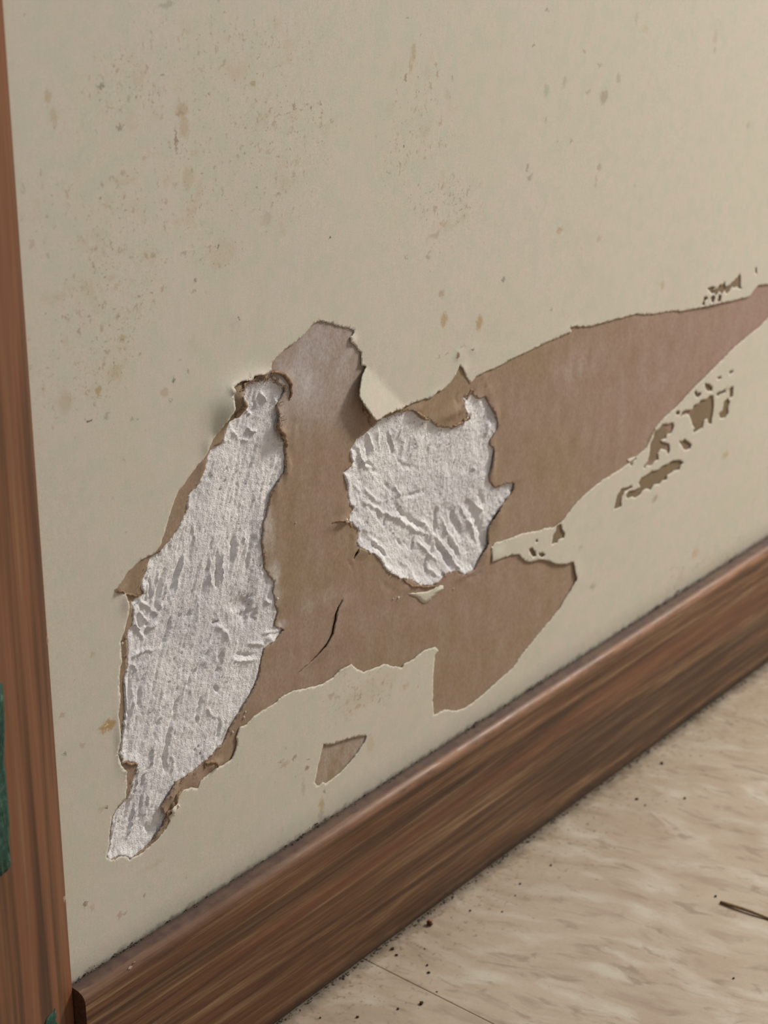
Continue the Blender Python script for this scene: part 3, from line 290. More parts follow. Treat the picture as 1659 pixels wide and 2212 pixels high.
def cream_material():
    m = Mat('aged_cream_paint', .55, .25)
    p = m.pos
    # soft mottling, greenish against pinkish, drawn out vertically like brushed paint
    big = m.noise(m.vm('MULTIPLY', p, (1, 1, .6)), 26, 3, .5)
    fine = m.noise(m.vm('MULTIPLY', p, (1, 1, .22)), 900, 3, .6)
    grain = m.noise(p, 2600, 2, .6)
    tone = m.noise(m.vm('ADD', p, (5, 5, 5)), 150, 4, .6)
    c = m.mix(m.rng(big, .4, .6), lin(221, 213, 195), lin(224, 213, 199))
    c = m.mix(m.rng(tone, .43, .60, 0, .5, True), c, lin(204, 208, 190))
    c = m.mix(m.rng(tone, .46, .34, 0, .55), c, lin(222, 205, 198))
    c = m.mix(m.rng(fine, .3, .7, 0, .35), c, lin(208, 203, 184))
    c = m.mix(m.rng(grain, .25, .8, 0, .5), c, lin(178, 170, 153))
    # areas that carry speckles and areas that are clean
    def mask(L, pw=1.):
        acc = None
        for cx, cz, sx, sz, h in L:
            v = m.vm('MULTIPLY', m.vm('SUBTRACT', p, (cx/1000, 0, cz/1000)), (1000/sx, 0, 1000/sz))
            d = m.rng(m.vm('LENGTH', v), .55, 1.55, pw, 0, True)
            acc = d if acc is None else m.mt('MAXIMUM', acc, d)
        return acc
    clean = mask(CLEAN); spk = mask(SPECKLED)
    clus = m.noise(p, 60, 3, .6)
    amt = m.mt('SUBTRACT', m.mt('ADD', m.mt('MULTIPLY', spk, .085), m.mt('MULTIPLY', clus, .17)), m.mt('MULTIPLY', clean, .3))
    s1 = m.noise(m.vm('MULTIPLY', p, (1, 1, .75)), 420, 4, .62)
    f1 = m.rng(m.mt('ADD', s1, amt), .735, .86, 0, .42, True)
    c = m.mix(f1, c, lin(150, 118, 82))
    s2 = m.noise(m.vm('ADD', p, (3, 1, 2)), 900, 3, .6)
    f2 = m.rng(m.mt('ADD', s2, amt), .78, .87, 0, .45, True)
    c = m.mix(f2, c, lin(110, 84, 60))
    s3 = m.noise(m.vm('ADD', p, (7, 1, 5)), 110, 4, .6)
    f3 = m.rng(m.mt('ADD', s3, amt), .70, .92, 0, .26, True)
    c = m.mix(f3, c, lin(184, 152, 108))
    # individual stains
    wob = m.noise(p, 700, 3, .6, out='Color')
    wob2 = m.noise(p, 2500, 2, .6, out='Color')
    pw = m.vm('ADD', p, m.vm('SCALE', m.vm('SUBTRACT', wob, (.5, .5, .5)), scale=.0042))
    pw = m.vm('ADD', pw, m.vm('SCALE', m.vm('SUBTRACT', wob2, (.5, .5, .5)), scale=.0009))
    for x, z, rx, rz, k, stg in STAINS:
        v = m.vm('MULTIPLY', m.vm('SUBTRACT', pw, (x/1000, 0, z/1000)), (1000/rx, 0, 1000/rz))
        f = m.rng(m.vm('LENGTH', v), .45, 1.15, stg, 0, True)
        c = m.mix(f, c, STAIN_COL[k])
    # dirt, and soft shade painted in, just above the baseboard
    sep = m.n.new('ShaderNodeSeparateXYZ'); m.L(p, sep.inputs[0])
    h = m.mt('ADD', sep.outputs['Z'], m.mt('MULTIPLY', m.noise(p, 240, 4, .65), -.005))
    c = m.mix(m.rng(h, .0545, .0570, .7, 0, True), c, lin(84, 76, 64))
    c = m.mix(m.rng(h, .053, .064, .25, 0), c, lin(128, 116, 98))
    b = m.mt('ADD', m.mt('MULTIPLY', fine, .5), m.mt('MULTIPLY', grain, .5))
    return m.done(c, b, .35, .00012)

def brown_material():
    m = Mat('brown_gypsum_board_paper', .95, .1); p = m.pos
    big = m.noise(p, 22, 3, .5); mid = m.noise(m.vm('MULTIPLY', p, (1, 1, .5)), 160, 4, .6)
    fib = m.noise(m.vm('MULTIPLY', p, (1, 1, .7)), 1300, 3, .65)
    sep = m.n.new('ShaderNodeSeparateXYZ'); m.L(p, sep.inputs[0])
    right = m.rng(sep.outputs['X'], .20, .36, 0, .8, True)
    c = m.mix(m.rng(big, .4, .6), lin(166, 144, 118), lin(170, 146, 128))
    c = m.mix(right, c, lin(178, 150, 140))
    c = m.mix(m.rng(mid, .48, .72, 0, .35), c, lin(188, 174, 160))
    c = m.mix(m.rng(mid, .28, .46, .3, 0), c, lin(146, 120, 88))
    # the paler, fuzzier ply near the top of the tear
    v = m.vm('MULTIPLY', m.vm('SUBTRACT', p, (PALE[0]/1000, 0, PALE[1]/1000)), (1000/28, 0, 1000/22))
    pale = m.rng(m.vm('LENGTH', v), .2, 1.35, .8, 0, True)
    c = m.mix(m.mt('MULTIPLY', pale, m.rng(mid, .3, .65, .35, 1)), c, lin(206, 198, 200))
    for x, z, rx, rz, k in SMEARS:
        sv = m.vm('MULTIPLY', m.vm('SUBTRACT', p, (x/1000, 0, z/1000)), (1000/rx, 0, 1000/rz))
        sf = m.mt('MULTIPLY', m.rng(m.vm('LENGTH', sv), .2, 1.4, k, 0, True), m.rng(mid, .35, .6, .1, 1))
        c = m.mix(sf, c, lin(222, 214, 208))
    for x, z, rx, rz, k in DARK_PATCHES:
        sv = m.vm('MULTIPLY', m.vm('SUBTRACT', p, (x/1000, 0, z/1000)), (1000/rx, 0, 1000/rz))
        c = m.mix(m.rng(m.vm('LENGTH', sv), .75, 1.2, k, 0, True), c, lin(132, 116, 90))
    c = m.mix(m.rng(fib, .3, .75, 0, .45), c, lin(122, 100, 78))
    sp = m.noise(p, 1300, 2, .5)
    c = m.mix(m.rng(sp, .74, .8, 0, .5), c, lin(90, 66, 46))
    b = m.mt('ADD', fib, mid)
    return m.done(c, b, .4, .00016)

def gypsum_material():
    m = Mat('bare_gypsum', .95, .1); p = m.pos
    n1 = m.noise(m.vm('MULTIPLY', p, (1, 1, .5)), 60, 4, .6); n2 = m.noise(m.vm('MULTIPLY', p, (1, 1, .4)), 500, 4, .65); n3 = m.noise(p, 2200, 3, .65)
    c = m.mix(m.rng(n1, .38, .60, 0, 1, True), lin(224, 220, 221), lin(246, 243, 241))
    c = m.mix(m.rng(n2, .45, .68, 0, .6), c, lin(250, 249, 249))
    c = m.mix(m.rng(n2, .25, .42, .3, 0), c, lin(186, 180, 181))
    pit = m.noise(m.vm('ADD', p, (2, 2, 2)), 1500, 3, .6)
    msk = m.noise(p, 90, 2, .5)
    c = m.mix(m.rng(m.mt('ADD', pit, m.mt('MULTIPLY', msk, .25)), .76, .84, 0, .7), c, lin(84, 76, 72))
    b = m.mt('ADD', m.mt('MULTIPLY', n2, 1.2), n3)
    return m.done(c, b, .8, .0005)

def wood_material(name, along, scale=1., seed=0., dirt=0., broad=0., dark=1.):
    m = Mat(name, .42, .35); p = m.vm('ADD', m.pos, (seed, seed*.7, seed*.3))
    k = {'x': (.035, 1, 1), 'z': (1, 1, .035)}[along]
    v = m.vm('MULTIPLY', p, k)
    wv = m.noise(m.vm('MULTIPLY', p, tuple(min(1, q*3) for q in k)), 30, 2, .5, out='Color')
    v = m.vm('ADD', v, m.vm('SCALE', wv, scale=.006 if along == 'x' else .0025))
    a = m.noise(v, 380*scale, 5, .66); bnd = m.noise(v, 90*scale, 2, .5); f = m.noise(v, 1500*scale, 3, .6)
    c = m.ramp(m.mt('ADD', m.mt('MULTIPLY', a, .75), m.mt('MULTIPLY', f, .25)), [(.34, lin(70, 48, 34)), (.43, lin(98, 68, 48)), (.50, lin(118, 84, 58)), (.57, lin(140, 106, 76)), (.68, lin(176, 144, 110))])
    c = m.mix(m.rng(bnd, .5, .62, 0, .45), c, lin(150, 96, 68))
    c = m.mix(m.rng(bnd, .36, .45, .5, 0), c, lin(66, 48, 34))
    if broad:
        w2 = m.noise(m.vm('MULTIPLY', p, (1, 1, .02)), 170, 3, .55)
        c = m.mix(broad, c, m.ramp(w2, [(.36, lin(62, 42, 30)), (.44, lin(100, 66, 45)), (.52, lin(136, 88, 60)), (.62, lin(126, 84, 58)), (.70, lin(150, 116, 80))]))
    if dark != 1.: c = m.mix(1., c, (dark, dark*.97, dark*.95), 'MULTIPLY')
    rough = m.rng(f, .3, .7, .34, .5)
    if dirt:
        sep = m.n.new('ShaderNodeSeparateXYZ'); m.L(m.pos, sep.inputs[0])
        g = m.noise(m.pos, 190, 4, .65)
        top = m.rng(sep.outputs['Z'], .0545, .0572, 0, 1)
        gx = m.noise(m.vm('MULTIPLY', m.pos, (.25, 1, 1)), 260, 4, .65)
        reach = m.mt('ADD', sep.outputs['Y'], m.mt('MULTIPLY', gx, .009))
        fd = m.mt('MULTIPLY', top, m.rng(reach, -.0006, .0000, .12, .88, True))
        c = m.mix(fd, c, m.mix(m.rng(g, .4, .6), lin(88, 70, 66), lin(104, 84, 72)))
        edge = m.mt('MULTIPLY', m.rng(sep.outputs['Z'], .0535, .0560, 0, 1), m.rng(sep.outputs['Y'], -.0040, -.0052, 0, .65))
        c = m.mix(m.mt('MULTIPLY', edge, m.mt('MULTIPLY', m.rng(gx, .35, .6, .3, 1), m.rng(sep.outputs['X'], .05, .17, .3, 1))), c, lin(176, 132, 106))  # lighter worn edge with a highlight painted along it
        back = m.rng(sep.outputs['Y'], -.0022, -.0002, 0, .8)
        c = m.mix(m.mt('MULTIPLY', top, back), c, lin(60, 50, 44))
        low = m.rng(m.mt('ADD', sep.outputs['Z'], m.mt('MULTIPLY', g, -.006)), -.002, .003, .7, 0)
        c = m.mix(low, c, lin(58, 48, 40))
        rough = m.mt('ADD', rough, m.mt('MULTIPLY', fd, .3))
        rough = m.mt('ADD', rough, m.rng(sep.outputs['X'], .05, .17, .25, 0))
    return m.done(c, f, .25, .00015, rough)

def tile_material():
    m = Mat('marbled_vinyl_tile', .5, .3); p = m.pos
    wv = m.noise(p, 18, 2, .5, out='Color')
    v = m.vm('ADD', p, m.vm('SCALE', wv, scale=.02))
    rot = m.n.new('ShaderNodeVectorRotate'); rot.inputs['Angle'].default_value = math.radians(-14); m.L(v, rot.inputs['Vector'])
    s = m.vm('MULTIPLY', rot.outputs[0], (1, .33, 1))
    n1 = m.noise(s, 75, 4, .6, .4); n2 = m.noise(m.vm('ADD', s, (4, 2, 0)), 210, 4, .6, .5); n3 = m.noise(p, 900, 3, .6); n4 = m.noise(m.vm('ADD', s, (9, 5, 0)), 110, 3, .5)
    c = m.mix(m.rng(n1, .35, .65), lin(176, 159, 141), lin(187, 172, 155))
    c = m.mix(m.rng(n4, .52, .68, 0, .6), c, lin(206, 202, 188))
    c = m.mix(m.rng(n2, .53, .70, 0, .6, True), c, lin(136, 119, 104))
    c = m.mix(m.rng(n4, .30, .44, .6, 0, True), c, lin(156, 138, 122))
    c = m.mix(m.rng(n3, .3, .7, 0, .15), c, lin(150, 134, 116))
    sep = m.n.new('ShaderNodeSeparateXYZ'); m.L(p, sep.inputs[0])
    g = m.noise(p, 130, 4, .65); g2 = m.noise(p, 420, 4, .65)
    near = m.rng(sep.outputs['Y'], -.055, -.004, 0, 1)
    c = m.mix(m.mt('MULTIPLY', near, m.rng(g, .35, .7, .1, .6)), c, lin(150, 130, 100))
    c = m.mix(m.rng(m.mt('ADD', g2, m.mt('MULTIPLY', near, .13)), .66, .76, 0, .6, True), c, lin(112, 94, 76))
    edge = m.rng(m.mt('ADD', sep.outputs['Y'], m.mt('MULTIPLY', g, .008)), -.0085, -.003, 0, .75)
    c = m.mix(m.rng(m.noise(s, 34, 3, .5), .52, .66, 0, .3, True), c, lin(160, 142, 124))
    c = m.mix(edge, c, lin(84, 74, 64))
    return m.done(c, m.mt('ADD', n3, g2), .2, .0003, m.rng(n3, .3, .7, .42, .6))

def plain(name, stops, scale, rough=.8, bump=.4):
    m = Mat(name, rough, .25); n = m.noise(m.pos, scale, 4, .6)
    return m.done(m.ramp(n, stops), n, bump, .0003)

PALE = [sum(v[i] for v in CREAM_HOLE[:8])/8 - (8 if i == 0 else 9) for i in (0, 1)]
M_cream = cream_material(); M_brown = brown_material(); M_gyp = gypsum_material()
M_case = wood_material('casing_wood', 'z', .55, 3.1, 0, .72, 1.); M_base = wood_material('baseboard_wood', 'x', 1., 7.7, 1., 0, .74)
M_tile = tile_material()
M_core = plain('wall_core_paper', [(.3, lin(84, 62, 46)), (.7, lin(110, 84, 62))], 300)
M_sub = plain('dark_subfloor', [(.3, lin(50, 44, 38)), (.7, lin(70, 60, 50))], 200)
M_fibre = plain('torn_paper_fibre', [(.3, lin(118, 92, 70)), (.7, lin(172, 144, 118))], 900)
M_grime_shade = plain('dark_grime', [(.3, lin(44, 38, 34)), (.7, lin(82, 72, 62))], 1500, .95)
M_dust = plain('gypsum_dust', [(.3, lin(200, 190, 180)), (.7, lin(235, 228, 220))], 900, .95)
M_knock = plain('pale_knock', [(.3, lin(150, 124, 108)), (.7, lin(196, 176, 160))], 900, .95)
M_tape = plain('green_crepe_tape', [(.3, lin(38, 64, 54)), (.55, lin(54, 86, 72)), (.75, lin(92, 118, 104))], 420, .7, .8)
M_straw = plain('dry_straw', [(.3, lin(84, 64, 42)), (.7, lin(128, 100, 66))], 500, .7)
M_amber = plain('amber_crumb', [(.35, lin(60, 30, 14)), (.65, lin(150, 92, 36))], 420, .45)
M_endgrain = plain('raw_board_end', [(.3, lin(66, 44, 30)), (.7, lin(100, 70, 48))], 900, .9)

# ------------------------------------------------------------------ wall with its torn layers
def box(name, x0, x1, y0, y1, z0, z1, bevel=0.):
    bm = bmesh.new(); bmesh.ops.create_cube(bm, size=1)
    bmesh.ops.scale(bm, vec=(x1-x0, y1-y0, z1-z0), verts=bm.verts)
    bmesh.ops.translate(bm, vec=((x0+x1)/2, (y0+y1)/2, (z0+z1)/2), verts=bm.verts)
    if bevel: bmesh.ops.bevel(bm, geom=bm.edges[:], offset=bevel, segments=2, profile=.5, affect='EDGES')
    me = bpy.data.meshes.new(name); bm.to_mesh(me); bm.free(); return me
wall_back = link('wall_back', box('wall_back', -.40, 1.1, .0026, .0127, 0, 1.0), None, M_core, 'structure',
                 'cream painted wall torn open to brown paper and white gypsum')

me = cdt_sheet('painted_surface', [(-400, 0), (1100, 0), (1100, 1000), (-400, 1000)], [cream_loop]+chip_loops,
               [(.7, 3.2), (1.3, 9), (3, 22), (9, 60), (40, 1200)], cream_y, .26)
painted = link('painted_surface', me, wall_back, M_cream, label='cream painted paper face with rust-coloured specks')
me = cdt_sheet('brown_paper', [(-20, 30), (480, 30), (480, 300), (-20, 300)], [left_loop, mid_loop]+slit_loops,
               [(.7, 4), (1.2, 12), (2.0, 40), (8, 400)],
               lambda X, Z: np.where(inside(X, Z, [cream_loop]+chip_loops), brown_y(X, Z), np.maximum(brown_y(X, Z), cream_y(X, Z)+.34)), .34)
brown = link('brown_paper', me, wall_back, M_brown, label='bare brown board paper under the torn paint')

def gyp_y(lipdir, deep, leans):
    def f(X, Z, ins, d, nx, nz):
        r = fbm
        u = X - .42*Z ; v = Z + .42*X                  # scraping direction leans with the tear
        g = leans*(r(u*.33, v*.045, 4, 11)*.42 + r(u*1.0, v*.16, 3, 17)*.20) + r(X*1.3, Z*1.3, 3, 23)*.22 + r(X*.22, Z*.22, 3, 31)*(.25 + .25*(1-leans))
        # outward direction of the nearest rim
        e = 1.0
        gx = nx; gz = nz
        sgn = 1.0
        def ridged(a, b, k): return .5-2*np.abs(r(a, b, 3, k))
        wob = r(X*.12, Z*.12, 2, 41)*2.2
        g = g + leans*(ridged((u+wob)*.42, v*.05, 51)*.30 + ridged((u+wob)*1.1, v*.17, 53)*.13)
        tt = 1/(1+np.exp(-(Z+.8*X-CZ)/7.0)); a1 = X*.75+Z*.66; b1 = Z*.75-X*.66; a2 = X*.8-Z*.6; b2 = Z*.8+X*.6
        g = g + (1-leans)*((1-tt)*(ridged(a1*.34+wob*.3, b1*.07, 55)*.42+ridged(a1*1.0, b1*.2, 57)*.15) + tt*(ridged(a2*.4+wob*.3, b2*.07, 59)*.22+ridged(a2*1.1, b2*.2, 61)*.10))
        bowl = (.95 if leans > .5 else 1.05)*(1-np.exp(-d/7.5))
        pits = r(X*2.1, Z*2.1, 2, 71); g = g - np.clip(pits-.34, 0, 1)*1.5*(r(X*.15, Z*.15, 2, 73) > -.1)
        lip = np.clip(gx*lipdir[0]*SG[0] + gz*lipdir[1]*SG[0], 0, 1)
        rim = np.exp(-(d/2.0)**2)*lip*.75
        rim2 = -np.exp(-(d/3.0)**2)*(1-lip)*.15
        y = deep - .35 + bowl - strokes(X, Z, STROKES)*1.5 - g - rim - rim2
        y = np.where(ins, np.clip(y, .0, 2.55), np.clip(y, .85, 2.55))
        return y
    return f
# orientation of a traced loop: +1 when its left normal points outwards
def outsign(L):
    a = (L[:, 0]*np.roll(L[:, 1], -1)-np.roll(L[:, 0], -1)*L[:, 1]).sum()
    return -1. if a > 0 else 1.
SG = [outsign(left_loop)]; CZ = 0
me = grid_patch('gypsum_patch', left_loop, .36, gyp_y((-.93, -.36), 1.05, .8))
g1 = link('gypsum_patch', me, wall_back, M_gyp, label='long strip of scraped white gypsum')
SG = [outsign(mid_loop)]; CZ = float((mid_loop[:, 1]+.8*mid_loop[:, 0]).mean())-2
me = grid_patch('gypsum_patch', mid_loop, .33, gyp_y((-.75, -.66), 1.15, .25))
g2 = link('gypsum_patch', me, wall_back, M_gyp, label='rounded patch of scraped white gypsum')

isl = rough(ISLAND, .3, .14, 77)
def island_mesh():
    c = isl.mean(0); V = []; n = len(isl)
    for k, s in enumerate((1., .55)):
        for p in c+(isl-c)*s: V.append(p)
    V.append(c); V = np.array(V)
    y = brown_y(V[:, 0], V[:, 1])-.22-.12*(np.arange(len(V)) >= n)+fbm(V[:, 0]*.7, V[:, 1]*.7, 3, 3)*.15
    top = np.stack([V[:, 0], y, V[:, 1]], 1)/1000
    bot = top[:n].copy(); bot[:, 1] += .0003
    Fc = []
    for i in range(n):
        j = (i+1) % n
        Fc += [(i, j, n+j, n+i), (n+i, n+j, 2*n), (i, 2*n+1+i, 2*n+1+j, j)]
    me = mesh('paint_scrap', np.concatenate([top, bot]), Fc)
    bm = bmesh.new(); bm.from_mesh(me); bmesh.ops.recalc_face_normals(bm, faces=bm.faces); bm.to_mesh(me); bm.free()
    return me
link('paint_scrap', island_mesh(), wall_back, M_cream, label='small pointed scrap of cream paint left on the brown paper')

# torn paper fibres standing up along the tears
def tubes(name, paths, mat, parent, rad):
    V = []; Fc = []
    for path, r0 in paths:
        P = np.array(path); n = len(P)
        for i in range(n):
            t = P[min(i+1, n-1)]-P[max(i-1, 0)]; t = t/np.linalg.norm(t)
            a = np.cross(t, (0, 1, .3)); a /= np.linalg.norm(a); b = np.cross(t, a)
            r = r0*rad*(1-.75*i/(n-1))
            for k in range(3):
                an = k*2.094; V.append(P[i]+(a*math.cos(an)+b*math.sin(an))*r)
        k0 = len(V)-3*n
        for i in range(n-1):
            for k in range(3):
                q = (k+1) % 3; Fc.append((k0+3*i+k, k0+3*i+q, k0+3*i+3+q, k0+3*i+3+k))
    return link(name, mesh(name, V, Fc), parent, mat)
def fibres(seg, n, length, rs, yfun, outw=None, lift=.5):
    P = np.array(seg, float); d = np.hypot(*(P[1:]-P[:-1]).T); c = np.concatenate([[0], d.cumsum()]); out = []
    for k in range(n):
        s = rs.rand()*c[-1]; i = min(np.searchsorted(c, s)-1 if s > 0 else 0, len(d)-1); i = max(i, 0); f = (s-c[i])/max(d[i], 1e-6)
        q = P[i]+(P[i+1]-P[i])*f + rs.randn(2)*.5
        ang = rs.rand()*6.28; L = length*(.4+rs.rand()); cur = rs.randn()*1.5; path = []
        y0 = float(yfun(np.array([q[0]]), np.array([q[1]]))[0])-.02
        lf = lift*(.3+rs.rand())
        for t in np.linspace(0, 1, 6):
            a = ang+cur*t; path.append((q[0], y0-lf*math.sin(t*2.6), q[1])); q = q+np.array([math.cos(a), math.sin(a)])*L/5
        out.append((np.array(path)/1000, .6+rs.rand()*.8))
    return out
rs = np.random.RandomState(12)
def sub(L, a, b): return [L[i % len(L)] for i in range(a, b)]
GL, GM, CH = GYP_LEFT, GYP_MID, CREAM_HOLE
F = []
F += fibres(sub(GL, 0, 14), 110, 1.8, rs, brown_y, lift=.9)
F += fibres(sub(GL, 14, 24), 26, 1.3, rs, brown_y, lift=.5)
F += fibres(sub(GM, 0, 24), 60, 1.3, rs, brown_y, lift=.5)
F += fibres(sub(GM, 24, 40), 26, 1.0, rs, brown_y, lift=.4)
F += fibres(sub(GM, 44, 60), 34, 1.2, rs, brown_y, lift=.4)
F += fibres(sub(GL, 36, 50), 50, 1.6, rs, brown_y, lift=.5)
F += fibres(sub(GL, 60, 90), 50, 1.2, rs, brown_y, lift=.4)
tubes('paper_fibre', F, M_fibre, wall_back, .00010)['kind'] = 'stuff'
F = fibres(sub(CH, 0, 9), 26, .8, rs, cream_y, lift=.2) + fibres(sub(CH, 46, 62), 30, 1.0, rs, cream_y, lift=.2) + fibres(sub(CH, 88, 104), 26, .8, rs, cream_y, lift=.2)
o = tubes('paint_fibre', F, M_cream, wall_back, .00006); o['kind'] = 'stuff'

# rolled up edges of the torn paper
for ci, (path, rad) in enumerate(CURLS):
    P = np.array(path, float); k = 26; t = np.linspace(0, len(P)-1, k); ii = np.minimum(t.astype(int), len(P)-2); f = (t-ii)[:, None]
    Q = P[ii]*(1-f)+P[ii+1]*f
    Q = Q + np.stack([fbm(t*1.7+ci*9, t*0, 3, ci), fbm(t*1.7+ci*9, t*0+5, 3, ci+3)], 1)*.9
    yy = brown_y(Q[:, 0], Q[:, 1]) - rad*.35 + fbm(t*1.2, t*0+ci, 2, 5)*rad*.8
    V = []; Fc = []; ns = 9
    for i in range(k):
        r = rad*(.35+.65*math.sin(math.pi*(i+.5)/k))*(1+.5*float(fbm(np.array([i*.7]), np.array([ci*3.]), 2, 4)[0]))
        d = Q[min(i+1, k-1)]-Q[max(i-1, 0)]; d = d/max(np.hypot(*d), 1e-6); nrm = np.array([-d[1], d[0]])
        for j in range(ns):
            an = -.6+4.6*j/(ns-1); rr = r*(1-.05*j)
            V.append((Q[i, 0]+nrm[0]*math.cos(an)*rr, yy[i]-math.sin(an)*rr, Q[i, 1]+nrm[1]*math.cos(an)*rr))
    for i in range(k-1):
        for j in range(ns-1): Fc.append((i*ns+j, i*ns+j+1, (i+1)*ns+j+1, (i+1)*ns+j))
    me = mesh('paper_curl', np.array(V)/1000, Fc)
    link('paper_curl', me, wall_back, M_fibre)
# gypsum crumbs clinging to the tear
def lump(name, r, seed, sub_=2, flat=.7):
    bm = bmesh.new(); bmesh.ops.create_icosphere(bm, subdivisions=sub_, radius=1)
    rr = random.Random(seed); ox = rr.random()*50
    for v in bm.verts:
        p = v.co; k = 1+.9*float(fbm(np.array([p.x*1.6+ox]), np.array([p.y*1.6+p.z*2.1+ox]), 3, seed)[0])
        v.co = Vector((p.x*k, p.y*k*flat, p.z*k*.85))*r
    me = bpy.data.meshes.new(name); bm.to_mesh(me); bm.free()
    me.polygons.foreach_set('use_smooth', [True]*len(me.polygons)); return me
lm = lump('gypsum_crumb', .0005, 5); lm.materials.append(M_dust)
for i, (x, z, s) in enumerate(CRUMBS_WALL):
    y = float(brown_y(np.array([x]), np.array([z]))[0])/1000
    o = link('gypsum_crumb', lm, wall_back); o.location = (x/1000, y-.0001, z/1000); o.scale = (s, s, s); o.rotation_euler = (i, i*2.1, i*.7)

# ------------------------------------------------------------------ casing and baseboard
def extrude_profile(name, prof, axis, a, b, seg):
    V = []; Fc = []; n = len(prof); m = seg+1
    for i in range(m):
        t = a+(b-a)*i/seg
        for u, v in prof: V.append((u, v, t) if axis == 'z' else (t, u, v))
    for i in range(seg):
        for k in range(n):
            q = (k+1) % n; Fc.append((i*n+k, i*n+q, (i+1)*n+q, (i+1)*n+k))
    Fc.append(tuple(range(n))); Fc.append(tuple(range((m-1)*n, m*n))[::-1])
    me = bpy.data.meshes.new(name); me.from_pydata(V, [], Fc); me.update()
    bm = bmesh.new(); bm.from_mesh(me); bmesh.ops.recalc_face_normals(bm, faces=bm.faces)
    for f in bm.faces: f.smooth = len(f.verts) == 4
    for e in bm.edges:
        if len(e.link_faces) == 2 and e.calc_face_angle(0) > .7: e.smooth = False
    bm.to_mesh(me); bm.free()
    return me
mm = .001
case = [(-1.75, -.02), (-1.75, -1.6), (-1.95, -1.95), (-2.4, -2.15), (-5, -2.7), (-9, -3.3), (-13, -3.9), (-18, -4.5), (-24, -5.1), (-31, -5.8), (-39, -6.6), (-47, -7.4), (-53, -8.1), (-55.5, -8.2), (-57, -7.6), (-57.5, -6.5), (-57.5, -.02)]
case = [(x*mm, y*mm) for x, y in case]
trim = link('trim_1', extrude_profile('trim_1', case, 'z', 0.0, .95, 60), None, M_case, 'structure', 'reddish brown wooden door casing along the left edge of the wall')
T_ = 6.8
bp = [(-.02, .6), (-.02, 57.3), (-.5, 57.75), (-3.9, 57.45), (-5.2, 57.0), (-6.1, 56.2), (-6.6, 55.1), (-T_, 53.5), (-T_, 3), (-T_+.1, .6)]
bp = [(y*mm, z*mm) for y, z in bp]
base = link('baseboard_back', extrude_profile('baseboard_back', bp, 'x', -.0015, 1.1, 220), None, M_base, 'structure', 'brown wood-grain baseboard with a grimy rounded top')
base.data.materials.append(M_endgrain)
for f in base.data.polygons:
    if len(f.vertices) > 4: f.material_index = 1
# pale knocks on the casing edge and on the baseboard top
def chip_lump(parent, name, loc, sc_, mat, seed):
    me_ = lump(name, .001, seed, 2, .35); me_.materials.append(mat)
    o = link(name, me_, parent); o.location = loc; o.scale = sc_; return o
chip_lump(trim, 'pale_knock', (-.0029, -.00225, .0885), (.7, .2, 1.6), M_knock, 3)
chip_lump(trim, 'pale_knock', (-.0022, -.0021, .1685), (.4, .2, 1.4), M_knock, 4)
for i, (x, y, z, s) in enumerate([(.0165, -.0062, .0562, 1.3), (.0185, -.0058, .0568, .8), (.0245, -.0015, .0575, .7), (.031, -.001, .0575, .6)]):
    chip_lump(base, 'pale_knock', (x, y, z), (.7*s, .5*s, .4*s), M_knock if i != 1 else M_fibre, 8+i)
# dirt in the joint on top of the baseboard, heaped darker for its shadow gap
def grime_and_gap_shade(n, xr, f, name, parent, mat, rs, smin, smax):
    bm = bmesh.new()
    for k in range(n):
        x = xr[0]+(xr[1]-xr[0])*rs.rand(); y, z = f(x, rs); s = smin+(smax-smin)*rs.rand()**2.5
        g = bmesh.ops.create_icosphere(bm, subdivisions=1, radius=s)
        sx, sy, sz = .7+rs.rand(3)*.9
        for v in g['verts']: v.co = Vector((v.co.x*sx*1.3+x, v.co.y*sy*.8+y, v.co.z*sz*.5+z))
    me = bpy.data.meshes.new(name); bm.to_mesh(me); bm.free()
    me.polygons.foreach_set('use_smooth', [True]*len(me.polygons))
    return link(name, me, parent, mat, 'stuff')
rs = np.random.RandomState(3)
def clump(x): return max(0, math.sin(x*140)+math.sin(x*61+1)+math.sin(x*310)*.6)
grime_and_gap_shade(1500, (0, .42), lambda x, r: (-.0002-.0012*r.rand()**2, .0573+.0004*r.rand()+.0009*clump(x)*r.rand()**2), 'grime_and_gap_shade', base, M_grime_shade, rs, .00008, .00038)
grime_and_gap_shade(900, (.03, .42), lambda x, r: (-.0070-.0016*r.rand()**2, .0001), 'grime_and_gap_shade', base, M_grime_shade, rs, .0001, .0004)  # dirt lumps along the foot, also standing in for the dark gap shadow

# ------------------------------------------------------------------ floor
floor = link('floor', box('floor', -.6, 1.3, -1.3, .0, -.012, -.0032), None, M_sub, 'structure', 'beige marbled tile floor below the wall')
tw = .3048; gap = .00032
tme = box('tile', gap/2, tw-gap/2, -tw+gap/2, -gap/2, -.0032, 0, .00018); tme.materials.append(M_tile)
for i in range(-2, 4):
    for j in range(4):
        o = link('tile', tme, floor); o.location = (.12185+i*tw, -j*tw, 0)

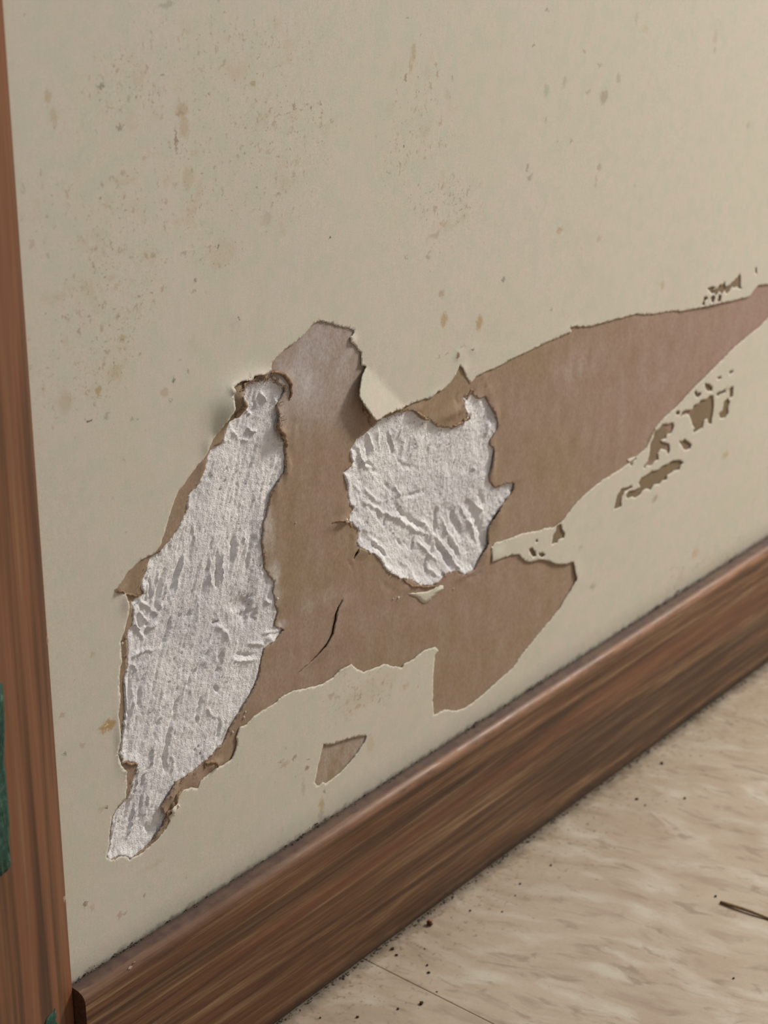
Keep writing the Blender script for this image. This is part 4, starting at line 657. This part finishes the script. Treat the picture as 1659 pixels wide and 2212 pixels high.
# ------------------------------------------------------------------ things lying about
def slab_on_plane(name, poly, y0, thick, mat, label, cat, yslope=0.):
    P = rough(poly, .5, .22, 9); n = len(P); c = P.mean(0)
    V = []; 
    rings = (1., .8, .5, .2)
    for s in rings:
        for p in c+(P-c)*s:
            y = y0(p[0]) - .05*float(fbm(np.array([p[0]*.6]), np.array([p[1]*.6]), 3, 2)[0]) - (.0 if s < 1 else 0)
            V.append((p[0], y-thick, p[1]))
    V.append((c[0], y0(c[0])-thick, c[1])); k = len(V)
    for p in P: V.append((p[0], y0(p[0])-.005, p[1]))
    Fc = []
    for r in range(len(rings)-1):
        for i in range(n):
            j = (i+1) % n; Fc.append((r*n+i, r*n+j, (r+1)*n+j, (r+1)*n+i))
    r = len(rings)-1
    for i in range(n):
        j = (i+1) % n; Fc += [(r*n+i, r*n+j, k-1), (i, k+i, k+j, j)]
    me = mesh(name, np.array(V)/1000, Fc)
    bm = bmesh.new(); bm.from_mesh(me); bmesh.ops.recalc_face_normals(bm, faces=bm.faces); bm.to_mesh(me); bm.free()
    o = link(name, me, None, mat, None, label, cat); return o
cx_, cy_ = [p[0]/mm for p in case[2:14]][::-1], [p[1]/mm for p in case[2:14]][::-1]
ysurf = lambda x: float(np.interp(x, cx_, cy_))
slab_on_plane('tape_scrap', TAPE[0], ysurf, .16, M_tape, 'long strip of dark green tape stuck on the wooden casing, cut by the left edge', 'tape')
slab_on_plane('tape_scrap', TAPE[1], ysurf, .16, M_tape, 'small torn corner of green tape low on the casing beside the baseboard end', 'tape')

x, y, s = CRUMBS[0]
me = lump('crumb', .0011, 2, 3, .9); me.materials.append(M_amber)
o = link('crumb', me, None, None, None, 'amber brown crumb on the floor touching the baseboard', 'crumb'); o.location = (x/1000, y/1000, .0009)
dm = [lump('dirt_speck', .0005, 31+i, 2, .8) for i in range(3)]
for q in dm: q.materials.append(M_grime_shade)
for i, ((x, y, s), lab) in enumerate(zip(CRUMBS[1:], CRUMB_LABELS)):
    o = link('dirt_speck', dm[i % 3], None, None, None, lab, 'dirt', 'dirt specks scattered on the floor')
    k = s/6.; o.location = (x/1000, y/1000, .00028*k); o.scale = (k, k, k*.8); o.rotation_euler = (0, 0, i*1.7)

# dry straw, one flattened tapering stalk
P = np.array(STRAW)/1000; V = []; Fc = []; n = 14; S_ = 8
for i in range(n):
    t = i/(n-1)*(len(P)-1); a = int(min(t, len(P)-2)); q = P[a]+(P[a+1]-P[a])*(t-a)
    r = .00085*(1-.55*(i/(n-1))**.6)*(.75 if i == 0 else 1)
    for k in range(S_):
        an = 2*math.pi*k/S_; V.append((q[0]+math.cos(an)*r, q[1], .00052+math.sin(an)*r*.6+.0004*math.sin(i*.5)))
for i in range(n-1):
    for k in range(S_):
        j = (k+1) % S_; Fc.append((i*S_+k, i*S_+j, (i+1)*S_+j, (i+1)*S_+k))
Fc += [tuple(range(S_)), tuple(range((n-1)*S_, n*S_))[::-1]]
me = mesh('straw', V, Fc)
bm = bmesh.new(); bm.from_mesh(me); bmesh.ops.recalc_face_normals(bm, faces=bm.faces); bm.to_mesh(me); bm.free()
straw = link('straw', me, None, M_straw, None, 'thin dry brown straw lying on the beige floor, entering from the right', 'straw')
